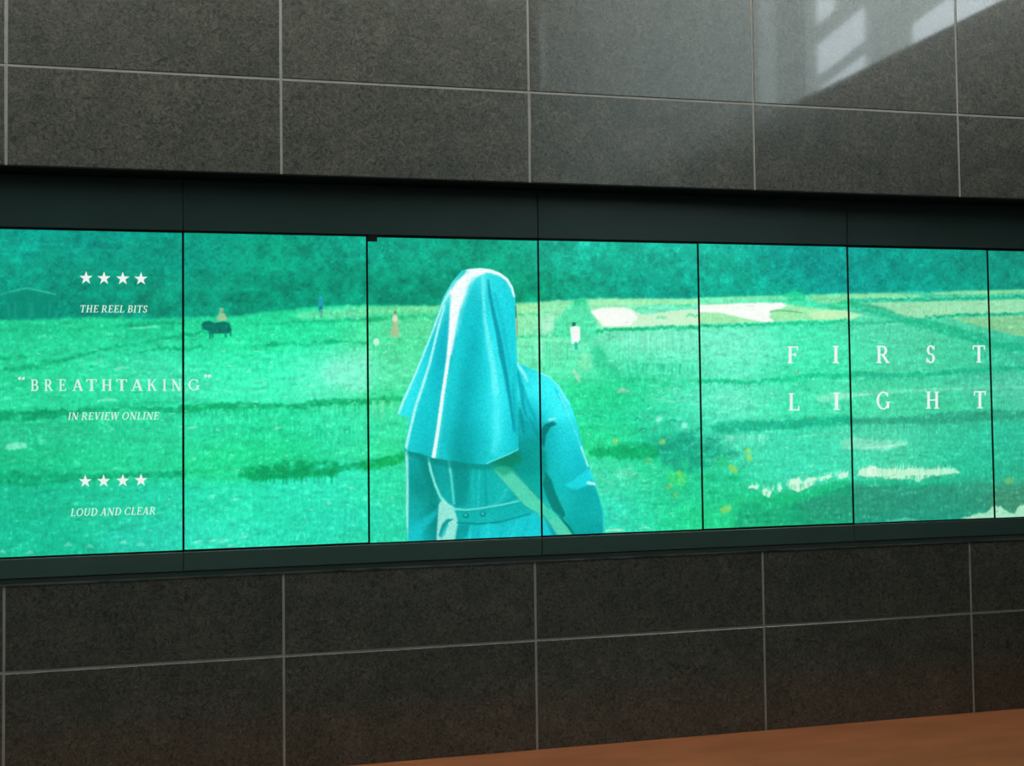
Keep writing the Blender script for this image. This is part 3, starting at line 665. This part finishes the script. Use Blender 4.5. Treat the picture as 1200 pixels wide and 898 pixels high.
S([(610, 480), (612, 495), (614, 506)], [3, 5, 4], (4, 142, 146), 0.8, 1.2)
S([(621, 490), (626, 502), (632, 514)], [2, 4, 4], (4, 146, 148), 0.7, 1.2)
S([(609, 472), (613, 484), (617, 492)], 2, (40, 210, 216), 0.6, 0.8)
Pp([(606, 520), (620, 512), (634, 516), (636, 552), (612, 560), (600, 545)], (4, 150, 142), 0.45, 3)
S([(606, 426), (614, 438), (618, 446)], [3, 4, 2], (170, 255, 255), 0.8, 1.0)
S([(606, 424.5), (618, 427), (628, 431), (633, 435)], [2, 2.6, 2.6, 2], (190, 255, 245), 0.85, 0.7)
S([(634, 436), (643, 440), (648, 443)], [4, 4, 2], (235, 255, 250), 0.9, 0.8)
S([(646, 443), (655, 453), (664, 470), (671, 476)], [2, 2.4, 2, 1.6], (150, 250, 245), 0.8, 0.7)
S([(650, 455), (658, 470), (665, 484)], [2, 2, 2], (10, 186, 200), 0.6, 0.9)
S([(655, 462), (662, 477), (667, 487)], [1.6, 2, 1.6], (150, 252, 252), 0.7, 0.7)
S([(644, 492), (650, 491)], [3, 2.4], (190, 255, 255), 0.7, 0.8)
Pp([(634, 503), (639, 497), (648, 494), (653, 497), (645, 501), (640, 510), (638, 525), (634, 520)], (4, 116, 112), 0.9, 1.1)
Pp([(639, 553), (646, 562), (652, 580), (663, 603), (660, 608), (648, 598), (641, 584), (636, 568)], (4, 126, 116), 0.92, 0.9)
Pp([(634, 525), (640, 530), (641, 556), (634, 560)], (4, 136, 128), 0.6, 1.4)
S([(667, 488), (676, 510), (681, 524)], [2, 2.4, 2], (80, 240, 240), 0.7, 0.8)
S([(681, 524), (685, 534), (689, 546)], [3, 3.4, 3], (170, 255, 245), 0.85, 0.8)
Pp([(661, 569), (676, 560), (690, 548), (696, 560), (692, 568), (674, 574)], (28, 222, 228), 0.85, 1.2)
S([(692, 552), (698, 566), (704, 582), (708, 600), (708, 626)], [4, 5, 5, 4, 2], (64, 238, 238), 0.75, 1.2)
S([(689, 566), (698, 567.5)], 3.6, (200, 255, 252), 0.9, 0.8)
S([(664, 576), (674, 577), (690, 571)], [1, 3, 1], (8, 166, 168), 0.6, 1.2)
# torso folds, arm, belt
Pp([(490, 531), (503, 536), (507, 556), (514, 584), (512, 600), (506, 606), (502, 575)], (4, 132, 122), 0.6, 2.4)
S([(502, 537), (505, 552), (510, 568), (516, 582), (522, 589)], [3, 3, 3, 3, 4], (130, 240, 226), 0.92, 0.6)
S([(526, 541), (529, 560), (532, 590)], [3.4, 3, 2.4], (100, 230, 222), 0.85, 0.8)
Pp([(532, 543), (548, 544), (550, 570), (546, 592), (534, 594)], (4, 140, 134), 0.6, 2.0)
S([(562, 546), (561, 570), (560, 594)], [2, 2.5, 3], (40, 206, 200), 0.6, 1.0)
S([(555, 546), (553, 570), (556, 594)], [2, 3, 2], (36, 202, 196), 0.55, 1.2)
S([(568, 546), (570, 594)], [2.4, 3], (6, 154, 148), 0.6, 1.0)
S([(576, 594), (588, 584), (594, 572)], [1, 4, 3], (48, 212, 206), 0.55, 1.4)
S([(592, 590), (606, 580), (612, 586)], [2, 4, 2], (6, 156, 152), 0.5, 1.4)
S([(476.5, 530), (477, 570), (476.5, 636)], [4, 4, 4], (160, 244, 232), 0.9, 0.7)
Pp([(478, 620), (494, 608), (513, 596), (512, 604), (496, 622), (490, 640), (478, 640)], (22, 200, 204), 0.7, 2)
Pp([(514, 592), (518, 585), (532, 594), (537, 612), (532, 640), (511, 640)], (158, 238, 222), 0.92, 0.8)
Pp([(514, 627), (518, 614), (524, 608), (532, 608), (526, 612), (520, 622), (516, 630)], (4, 150, 146), 0.9, 0.7)
Pp([(516, 628), (520, 618), (526, 614), (522, 624), (517, 632)], (14, 186, 190), 0.7, 0.9)
Pp([(536, 616), (552, 614), (548, 626), (538, 636), (533, 636)], (4, 150, 148), 0.7, 1.4)
S([(530, 596), (545, 597.5), (560, 596), (590, 591), (614, 585.5)], [3, 2, 2, 2, 1.6], (120, 236, 222), 0.85, 0.6)
Pp([(535, 600), (560, 599), (590, 594), (614, 589), (626, 599), (622, 602), (585, 611), (560, 613), (537, 611)], (14, 180, 174), 0.6, 0.8)
S([(536, 612.5), (560, 614), (586, 611.5), (622, 602)], [2, 2.4, 2, 1.2], (4, 128, 124), 0.8, 0.7)
S([(533, 600), (560, 599), (590, 594), (612, 589)], 1.2, (6, 146, 140), 0.5, 0.6)
for x, y in ((546, 604), (566, 602.5)):
    ell(x, y, 3.6, 3.2, (4, 132, 126), 0.85, 0.5); ell(x - .4, y - .6, 2.0, 1.8, (40, 200, 192), 0.85, 0.4)
for k, (x0, x1) in enumerate(((552, 549), (562, 558), (572, 571), (592, 582), (606, 596), (620, 608))):
    S([(x0, 616 - k * 1.8), (x1, 640)], [2, 4], (48, 226, 232) if k % 2 == 0 else (10, 178, 186), 0.6, 1.4)
# bag strap
Pp([(574, 546), (590, 540), (606, 556), (628, 580), (643, 595), (658, 610), (673, 628), (676, 640), (664, 640), (652, 626), (630, 602), (614, 592), (592, 567)], (82, 214, 178), 0.95, 0.7)
Pp([(572, 546), (590, 538), (602, 552), (590, 558)], (20, 160, 124), 0.7, 2)
Pp([(632, 594), (642, 595), (652, 606), (640, 612)], (44, 208, 178), 0.6, 1.6)
S([(590, 541), (628, 580), (643, 596)], [1.6, 1.4, 1.2], (8, 140, 122), 0.6, 0.6)
S([(656, 606), (666, 617), (676, 632)], [1.6, 3, 3.4], (4, 112, 100), 0.85, 0.6)
S([(577, 549), (592, 567), (614, 592), (630, 602)], 1.2, (10, 156, 148), 0.5, 0.6)
S([(636, 604), (644, 616), (650, 628)], [2, 4, 5], (10, 150, 160), 0.7, 1.0)
# under the hem of the veil
Pp([(503, 534), (530, 540), (570, 544), (608, 528), (612, 536), (574, 551), (530, 549), (504, 542), (476, 533), (476, 527)], (4, 134, 122), 0.6, 1.4)
Pp([(576, 542), (606, 529), (612, 540), (596, 548)], (8, 132, 96), 0.7, 1.8)
# veil
vei = smooth([(563, 322, 70, 232, 236), (585, 328, 34, 222, 230), (597, 345, 26, 216, 226), (600, 375, 24, 214, 224), (601, 410, 26, 216, 226), (603, 450, 20, 204, 212), (604, 490, 18, 196, 202), (606, 520, 14, 186, 192),
              (550, 345, 26, 206, 214), (557, 345, 14, 198, 208), (545, 375, 18, 202, 210), (558, 380, 10, 192, 202), (538, 400, 24, 212, 220), (552, 410, 8, 184, 194), (533, 440, 26, 212, 218), (545, 450, 8, 174, 180), (556, 440, 10, 184, 192), (566, 440, 24, 212, 220), (528, 480, 24, 206, 212), (540, 490, 8, 170, 174), (556, 480, 14, 192, 200), (568, 480, 30, 218, 226),
              (522, 510, 22, 198, 202), (535, 520, 6, 160, 160), (552, 515, 10, 178, 182), (545, 535, 8, 162, 162), (566, 520, 16, 194, 198), (516, 532, 24, 200, 202), (572, 538, 20, 196, 198),
              (575, 385, 40, 230, 238), (580, 420, 44, 234, 242), (582, 460, 54, 242, 250), (590, 480, 44, 232, 240), (584, 500, 56, 244, 250), (598, 505, 26, 216, 224), (580, 525, 40, 228, 232), (596, 522, 26, 212, 218),
              (522, 385, 14, 192, 204), (516, 410, 14, 190, 202), (508, 430, 16, 196, 206), (514, 440, 12, 188, 200), (500, 470, 22, 208, 214), (508, 480, 16, 198, 206), (495, 500, 18, 200, 206), (506, 510, 18, 200, 208), (485, 518, 26, 206, 210), (500, 528, 16, 184, 186),
              (500, 420, 40, 226, 234), (490, 440, 44, 230, 238), (480, 462, 48, 234, 242), (474, 480, 44, 230, 234), (515, 370, 50, 220, 224), (524, 350, 80, 230, 232)], 7, 15)
mk = MV[..., None]
IMG[:] = IMG * (1 - mk) + vei * mk
S = lambda pts, ws, col, a=0.8, blur=0.8: stroke(pts, ws, col, a, blur, clip=MV)
Pp = lambda pts, col, a=0.8, blur=1.0: poly(pts, col, a, blur, clip=MV)
Pp([(526, 352), (527.5, 375), (525, 405), (520, 430), (508, 440), (514, 410), (520, 380)], (8, 180, 194), 0.55, 1.4)
S([(528, 340), (519, 356), (510, 380), (498, 410), (488, 435), (477, 460), (467, 483)], [3, 2.6, 2.6, 2.8, 3, 3, 4], (190, 255, 244), 0.85, 0.7)
S([(521, 358), (514, 382), (504, 424), (496, 450), (487, 477), (481, 502), (475, 527)], [2, 3, 3, 3.4, 3.4, 3.2, 4], (185, 252, 248), 0.88, 0.7)
Pp([(527, 342), (536, 328), (546, 319), (560, 316), (570, 320), (558, 325), (550, 334), (545, 350), (539, 364), (534, 390), (529, 415), (524, 418), (526, 385), (528, 350)], (250, 255, 255), 0.97, 1.5)
Pp([(552, 326), (560, 322), (552, 340), (544, 362), (537, 392), (533, 392), (540, 360), (546, 340)], (110, 242, 244), 0.55, 1.8)
S([(531, 360), (529, 390), (526, 414), (523, 436), (519, 462), (514, 500), (508, 537)], [6, 5, 4.4, 4.4, 4.6, 4.6, 5], (245, 255, 255), 0.97, 0.7)
S([(526, 440), (521, 475), (516, 510), (512, 537)], [3, 3.4, 3.4, 3.4], (50, 224, 228), 0.6, 1.2)
S([(566, 324), (566.5, 345), (568, 372), (573, 402), (578, 432), (581, 460)], [4, 4, 4.5, 6, 7, 8], (110, 250, 252), 0.8, 1.4)
S([(581, 455), (582, 485), (583, 510), (578, 530)], [7, 8, 7, 5], (84, 250, 254), 0.6, 2.6)
S([(572, 328), (574, 345), (578, 365), (584, 392), (588, 415), (593, 440), (598, 470), (603, 505)], [2, 4, 5, 6, 7, 5, 4, 3], (4, 152, 168), 0.9, 1.0)
S([(580, 345), (586, 370), (592, 400), (597, 430)], [5, 6, 6, 3], (10, 182, 196), 0.55, 2.0)
S([(601, 450), (603, 480), (606, 510)], [2, 3, 2], (8, 166, 178), 0.6, 1.0)
Pp([(541, 316), (548, 315), (544, 321), (538, 327), (534, 328)], (50, 210, 205), 0.7, 0.9)
S([(548, 316.5), (563, 316), (575, 317), (586, 321), (594, 327), (600, 337), (602.5, 347)], [4, 7, 6, 5, 4, 3.4, 2.6], (246, 255, 255), 0.97, 0.9)
S([(603.5, 350), (604.5, 400), (605.5, 425)], 1.4, (60, 232, 236), 0.6, 0.6)
S([(570, 543), (584, 538), (596, 532.5), (607, 527)], [1.4, 2.2, 2, 1.4], (110, 240, 232), 0.85, 0.6)
S([(466, 485), (479, 489)], 1.6, (90, 232, 226), 0.6, 0.6)
stroke([(604.2, 358), (604.8, 372)], [1.4, 2], (10, 110, 100), 0.8, 0.5)
stroke([(605.5, 370), (606, 382), (606, 394)], [1.2, 2.4, 1.2], (160, 170, 120), 0.9, 0.5)
fg = np.clip(MR + MV, 0, 1)[..., None]
IMG *= 1 + 0.028 * fg * vn(2.2, 2.2)[..., None]
IMG += rng.standard_normal((CH, CW, 1)).astype(np.float32) * 4.0
IMG = np.clip(IMG, 0, 255) / 255
LIN = np.where(IMG <= 0.04045, IMG / 12.92, ((IMG + 0.055) / 1.055) ** 2.4).astype(np.float32)

def screen_material():
    M = mat('screen_picture', (0.004, 0.004, 0.004), 0.32, spec=0.35)
    N, L, B = nodes(M)
    at = N.new('ShaderNodeAttribute'); at.attribute_name = 'picture'
    L.new(at.outputs['Color'], B.inputs['Emission Color'])
    B.inputs['Emission Strength'].default_value = 1.0
    return M
SCREEN = screen_material()
LETTER = mat('screen_lettering', (0.01, 0.01, 0.01), 0.4, emit=(0.88, 0.98, 0.93), strength=0.92)
LETTER2 = mat('screen_lettering_dim', (0.01, 0.01, 0.01), 0.4, emit=(0.68, 0.93, 0.82), strength=0.95)

def picture_mesh(i, sub):
    """flat grid of one panel's lit area; every point carries its colour of the picture"""
    c0 = int(round((i * PW - CX0) / STEP)); n = int(round(PW / STEP))
    bx = int(round(BZ / STEP))
    cols = np.arange(c0 + bx, c0 + n - bx + 1, sub); rws = np.arange(bx, CH - bx, sub)
    xs = CX0 + cols * STEP - (i + 0.5) * PW; zs = rws * STEP
    xs[0] = -PW / 2 + BZ; xs[-1] = PW / 2 - BZ; zs[0] = BZ; zs[-1] = PH - BZ
    X, Z = np.meshgrid(xs, zs)
    co = np.stack([X, np.zeros_like(X), Z], -1).reshape(-1, 3).astype(np.float32)
    nx, nz = len(cols), len(rws)
    idx = np.arange(nx * nz).reshape(nz, nx)
    quads = np.stack([idx[:-1, :-1], idx[:-1, 1:], idx[1:, 1:], idx[1:, :-1]], -1).reshape(-1).astype(np.int32)
    me = bpy.data.meshes.new('screen')
    me.vertices.add(nx * nz); me.vertices.foreach_set('co', co.ravel())
    nq = (nx - 1) * (nz - 1)
    me.loops.add(nq * 4); me.loops.foreach_set('vertex_index', quads)
    me.polygons.add(nq); me.polygons.foreach_set('loop_start', np.arange(0, nq * 4, 4, dtype=np.int32))
    me.update(calc_edges=True)
    at = me.color_attributes.new('picture', 'FLOAT_COLOR', 'POINT')
    c = np.ones((nz, nx, 4), np.float32)
    c[..., :3] = LIN[np.ix_(rws, np.minimum(cols, CW - 1))]
    at.data.foreach_set('color', c.ravel())
    me.materials.append(SCREEN)
    return me

# ------------------------------------------------------------------ display panels
PANEL_LABEL = {
    -2: 'unseen portrait display panel left of the one with the starred review quotes',
    -1: 'leftmost portrait display panel, with starred review quotes over a rice field',
    0: 'portrait display panel showing a buffalo with a rider in the green field',
    1: 'portrait display panel showing most of the woman in a turquoise veil',
    2: 'portrait display panel showing the veiled woman\'s right shoulder and a white-shirted figure',
    3: 'portrait display panel with the letters F I over L I at its right edge',
    4: 'portrait display panel with the letters R S T over G H T',
    5: 'rightmost portrait display panel, cut by the photo edge, pale yellow strips in the field',
    6: 'unseen portrait display panel right of the rightmost visible one'}
PANELS, SCREENS = {}, {}
DZ = {-2: 0, -1: 0.0, 0: 0.001, 1: -0.001, 2: 0.0, 3: 0.001, 4: -0.001, 5: -0.002, 6: 0}
hous = bez = None
for i in range(NP0, NP1):
    o = empty('display_panel', ((i + 0.5) * PW, 0.0, Z0 + DZ[i]), PANEL_LABEL[i], 'display panel', 'portrait display panels of the video wall')
    PANELS[i] = o
    g = PW / 2 - 0.0006
    if hous is None:
        h = boxes('housing', [(-g, g, 0.004, 0.09, 0.0, PH)], MATTEBLACK, parent=o); hous = h.data
        b = boxes('bezel', [(-g, -g + BZ, -0.0022, 0.004, 0.0, PH), (g - BZ, g, -0.0022, 0.004, 0.0, PH),
                            (-g + BZ, g - BZ, -0.0022, 0.004, 0.0, BZ), (-g + BZ, g - BZ, -0.0022, 0.004, PH - BZ, PH)], BEZEL, parent=o); bez = b.data
    else:
        link('housing', hous, o); link('bezel', bez, o)
    s = link('screen', picture_mesh(i, 1 if -1 <= i <= 5 else 2), o)
    SCREENS[i] = s

# ------------------------------------------------------------------ lettering shown on the screens
TK, TN, SE = 0.145, 0.07, 0.055
def rect(x0, x1, y0, y1): return [[(x0, y0), (x1, y0), (x1, y1), (x0, y1)]]
def stem(x, w=TK, y0=0.0, y1=1.0, sl=0.075, top=True, bot=True):
    r = rect(x - w / 2, x + w / 2, y0, y1)
    if bot: r += rect(x - w / 2 - sl, x + w / 2 + sl, y0, y0 + SE)
    if top: r += rect(x - w / 2 - sl, x + w / 2 + sl, y1 - SE, y1)
    return r
def diag(x0, y0, x1, y1, w): return [[(x0 - w / 2, y0), (x0 + w / 2, y0), (x1 + w / 2, y1), (x1 - w / 2, y1)]]
def arc(cx, cy, rx, ry, a0, a1, wv=TK, wh=TN, n=18):
    out = []
    def pt(a, s):
        ca, sa = math.cos(a), math.sin(a)
        w_ = wh + (wv - wh) * abs(ca) ** 1.3
        return (cx + (rx - s * w_) * ca, cy + (ry - s * w_) * sa)
    for k in range(n):
        a = math.radians(a0 + (a1 - a0) * k / n); b = math.radians(a0 + (a1 - a0) * (k + 1) / n)
        out.append([pt(a, 0), pt(b, 0), pt(b, 1), pt(a, 1)])
    return out
G = {}
G['I'] = (0.36, stem(0.18))
G['F'] = (0.62, stem(0.19) + rect(0.19, 0.60, 1 - TN, 1) + rect(0.54, 0.60, 0.78, 1) + rect(0.19, 0.48, 0.48, 0.48 + TN) + rect(0.44, 0.50, 0.40, 0.62))
G['E'] = (0.66, stem(0.19) + rect(0.19, 0.61, 1 - TN, 1) + rect(0.55, 0.61, 0.78, 1) + rect(0.19, 0.48, 0.48, 0.48 + TN) + rect(0.44, 0.50, 0.40, 0.62) + rect(0.19, 0.64, 0, TN) + rect(0.58, 0.64, 0, 0.24))
G['L'] = (0.64, stem(0.19) + rect(0.19, 0.62, 0, TN) + rect(0.56, 0.62, 0, 0.26))
G['T'] = (0.70, stem(0.35, top=False) + rect(0.02, 0.68, 1 - TN, 1) + rect(0.02, 0.08, 0.76, 1) + rect(0.62, 0.68, 0.76, 1))
G['H'] = (0.84, stem(0.19) + stem(0.65) + rect(0.19, 0.65, 0.47, 0.47 + TN))
G['N'] = (0.86, stem(0.17, TN, top=False) + stem(0.71, TN, bot=False) + diag(0.70, 0.0, 0.15, 1.0, TK * 1.25) + rect(0.02, 0.2, 1 - SE, 1))
G['A'] = (0.80, diag(0.14, 0.0, 0.40, 1.0, TN * 1.1) + diag(0.66, 0.0, 0.40, 1.0, TK * 1.1) + rect(0.22, 0.58, 0.30, 0.30 + TN) + rect(0.02, 0.27, 0, SE) + rect(0.52, 0.79, 0, SE))
G['K'] = (0.80, stem(0.19) + diag(0.27, 0.42, 0.64, 1.0, TN * 1.2) + diag(0.68, 0.0, 0.38, 0.60, TK * 1.1) + rect(0.52, 0.76, 1 - SE, 1) + rect(0.55, 0.80, 0, SE))
G['B'] = (0.70, stem(0.19) + rect(0.19, 0.40, 1 - TN, 1) + rect(0.19, 0.42, 0.48, 0.48 + TN) + rect(0.19, 0.42, 0, TN) + arc(0.38, 0.74, 0.24, 0.26, -90, 90) + arc(0.41, 0.277, 0.26, 0.277, -90, 90))
G['R'] = (0.78, stem(0.19) + rect(0.19, 0.40, 1 - TN, 1) + rect(0.19, 0.42, 0.45, 0.45 + TN) + arc(0.38, 0.725, 0.26, 0.275, -90, 90) + diag(0.68, 0.0, 0.40, 0.48, TK * 1.1) + rect(0.58, 0.78, 0, SE))
G['S'] = (0.58, arc(0.29, 0.735, 0.22, 0.275, 25, 270) + arc(0.29, 0.265, 0.24, 0.275, -155, 90) + rect(0.45, 0.51, 0.74, 0.97) + rect(0.05, 0.11, 0.03, 0.28))
G['G'] = (0.86, arc(0.44, 0.5, 0.40, 0.515, 45, 330) + stem(0.72, TK * .9, 0.06, 0.44, bot=False) + rect(0.66, 0.73, 0.72, 0.96))
G['C'] = (0.78, arc(0.44, 0.5, 0.40, 0.515, 45, 318) + rect(0.66, 0.73, 0.72, 0.97) + rect(0.68, 0.73, 0.1, 0.24))
G['O'] = (0.88, arc(0.44, 0.5, 0.41, 0.515, 0, 360, n=28))
G['D'] = (0.84, stem(0.19) + rect(0.19, 0.40, 1 - TN, 1) + rect(0.19, 0.40, 0, TN) + arc(0.38, 0.5, 0.42, 0.5, -90, 90))
G['U'] = (0.82, stem(0.18, bot=False, y0=0.3) + stem(0.66, TN * 1.2, bot=False, y0=0.3) + arc(0.40, 0.32, 0.30, 0.335, 180, 360))
G['V'] = (0.78, diag(0.40, 0.0, 0.15, 1.0, TK * 1.1) + diag(0.40, 0.0, 0.64, 1.0, TN * 1.1) + rect(0.02, 0.28, 1 - SE, 1) + rect(0.52, 0.77, 1 - SE, 1))
G['W'] = (1.10, diag(0.34, 0.0, 0.13, 1.0, TK) + diag(0.34, 0.0, 0.55, 1.0, TN * 1.1) + diag(0.78, 0.0, 0.55, 1.0, TK) + diag(0.78, 0.0, 0.97, 1.0, TN * 1.1) + rect(0.0, 0.26, 1 - SE, 1) + rect(0.84, 1.10, 1 - SE, 1) + rect(0.44, 0.66, 1 - SE, 1))
def quote(fl):
    out = []
    for x in (0.22, 0.62):
        t = [(x + 0.17 * math.cos(a), 0.5 + 0.24 * math.sin(a)) for a in np.linspace(0, 2 * math.pi, 10, endpoint=False)]
        out.append(t)
        s = 1 if fl else -1
        out.append([(x - 0.15 * s, 0.5), (x + 0.03 * s, 0.5), (x + 0.17 * s, 0.5 + 0.5 * s)])
    return (0.9, out)
G['q'] = quote(True); G['Q'] = quote(False)
G['*'] = (1.0, [[(0.5, 0.5)] + [(0.5 + r * math.sin(a), 0.5 + r * math.cos(a)) for r, a in ((0.21, math.radians(36 + 72 * k - 72)), (0.53, math.radians(72 * k)), (0.21, math.radians(36 + 72 * k)))] for k in range(5)])

def lay(glyphs, name, panel, material, bold=0.0):
    """glyphs: list of (key, x0, top, x1, base, slant) boxes -> one flat mesh in front of a panel's screen"""
    ox, oz = (panel + 0.5) * PW, DZ[panel]
    for key, x0, yt, x1, yb, sl in glyphs:
        V, F = [], []
        wg, polys = G[key]
        cx, cz = P([x0, x1, x0, x1], [yb, yb, yt, yt])
        for pl in polys:
            n = len(V)
            for (u, v) in pl:
                a = u / wg; b_ = v
                X = (cx[0] * (1 - a) + cx[1] * a) * (1 - b_) + (cx[2] * (1 - a) + cx[3] * a) * b_
                Z = (cz[0] * (1 - a) + cz[1] * a) * (1 - b_) + (cz[2] * (1 - a) + cz[3] * a) * b_
                X += sl * (v - 0.5) * (cz[2] - cz[0])
                V.append((X - ox, -0.0007, Z - oz))
            F.append(tuple(range(n, n + len(pl))))
        mesh_obj({'*': 'star', 'q': 'quotation_mark', 'Q': 'quotation_mark'}.get(key, 'letter'), V, F, material, parent=SCREENS[panel])
def line_of(text, x0, x1, y0, y1, h, slant, gap=0.07, space=0.30):
    """run of capitals between x0 and x1; base line from y0 to y1"""
    tot = sum((space if c == ' ' else G[c][0] + gap) for c in text) - gap
    k = (x1 - x0) / tot; u = 0.0; out = []
    for c in text:
        if c == ' ':
            u += space; continue
        a = x0 + k * u; b = a + k * G[c][0]
        ya = y0 + (y1 - y0) * (a - x0) / (x1 - x0)
        out.append((c, a, ya - h, b, ya, slant)); u += G[c][0] + gap
    return out
stars1 = [('*', x - 7.6, y - 7.6, x + 7.6, y + 7.6, 0) for x, y in ((101, 326), (122, 326.3), (144, 326.7), (165.3, 327))]
stars2 = [('*', x - 7.4, y - 7.4, x + 7.4, y + 7.4, 0) for x, y in ((100, 564.3), (121.5, 564), (144, 563.6), (165.3, 563))]
lay(stars1, 'star_rating', -1, LETTER); lay(stars2, 'star_rating', -1, LETTER)
lay(line_of('THE REEL BITS', 94, 173, 366.2, 366.5, 8.4, 0.14), 'lettering', -1, LETTER2)
lay([('q', 20.5, 440.5, 30.5, 447, 0)] + [(c, a, 444.6, b, 458.2, 0) for c, a, b in
    (('B', 35.5, 45.5), ('R', 51.5, 62), ('E', 68.5, 77.5), ('A', 84, 98), ('T', 101, 114), ('H', 118.5, 132), ('T', 136, 149.5), ('A', 153, 168), ('K', 172, 184), ('I', 190.2, 195.4), ('N', 200.5, 213))],
    'lettering', -1, LETTER2)
lay([('G', 220, 444.8, 234, 457.4, 0), ('Q', 238.5, 437, 249, 444, 0)], 'lettering', 0, LETTER2)
lay(line_of('IN REVIEW ONLINE', 80, 186.5, 492.2, 491.6, 8.6, 0.16), 'lettering', -1, LETTER2)
lay(line_of('LOUD AND CLEAR', 83, 182.5, 605.0, 603.0, 8.8, 0.16), 'lettering', -1, LETTER2)
lay([('F', 921.5, 406, 935.5, 426, 0), ('I', 974.8, 405.6, 984, 425.8, 0)], 'lettering', 3, LETTER)
lay([('R', 1026, 405.4, 1042.5, 425.6, 0), ('S', 1084.5, 405, 1096.5, 425.4, 0), ('T', 1139.5, 405, 1154.5, 425, 0)], 'lettering', 4, LETTER)
lay([('L', 923, 461, 937, 481.2, 0), ('I', 975.5, 460.4, 985, 480.6, 0)], 'lettering', 3, LETTER)
lay([('G', 1026.3, 459.4, 1043.3, 479.8, 0), ('H', 1084, 459, 1101.5, 479, 0), ('T', 1140.8, 458.6, 1155.5, 478.6, 0)], 'lettering', 4, LETTER)

# ------------------------------------------------------------------ black fascia panels above and below the screens
FT = ['black upper fascia panel left of the one over the starred quotes', 'black upper fascia panel over the starred review quotes, at the left edge', 'black upper fascia panel over the buffalo and the veiled woman', 'black upper fascia panel over the white-shirted figure and the letters F I', 'black upper fascia panel over the letters R S T, at the right edge', 'black upper fascia panel right of the last visible one']
FB = [t.replace('upper', 'lower').replace(' over ', ' under ') for t in FT]
edges = [-1.416, -1.36, 0.0, 1.36, 2.72, 4.08, 4.816]
edges = [-1.416, 0.0, 1.36, 2.72, 4.08, 4.816]
lab_t = FT[1:5] + [FT[5]]
lab_b = FB[1:5] + [FB[5]]
for k in range(5):
    x0, x1 = edges[k] + 0.0012, edges[k + 1] - 0.0012
    zt0, zt1 = Z0 + PH + 0.006, OZ1 - 0.005
    o = empty('fascia_panel', ((x0 + x1) / 2, 0.0, zt0), lab_t[k], 'fascia panel', 'black fascia panels above the screens')
    hw = (x1 - x0) / 2
    bev_box('cover_plate', -hw, hw, -0.004, 0.02, 0.0, zt1 - zt0, 0.0015, BLACK, parent=o)
    boxes('lower_lip', [(-hw, hw, -0.0015, 0.012, -0.004, -0.0002)], MATTEBLACK, parent=o)
    if k == 1:
        xc = 0.68 + 0.022 - (x0 + x1) / 2
        bev_box('cable_clip', xc - 0.018, xc + 0.018, -0.009, -0.003, -0.028, 0.0, 0.002, BEZEL, parent=o)
    zb0, zb1 = OZ0 + 0.005, Z0 - 0.004
    o = empty('fascia_panel', ((x0 + x1) / 2, 0.0, zb0), lab_b[k], 'fascia panel', 'black fascia panels below the screens')
    bev_box('cover_plate', -hw, hw, -0.004, 0.02, 0.0, zb1 - zb0, 0.0015, BLACK, parent=o)
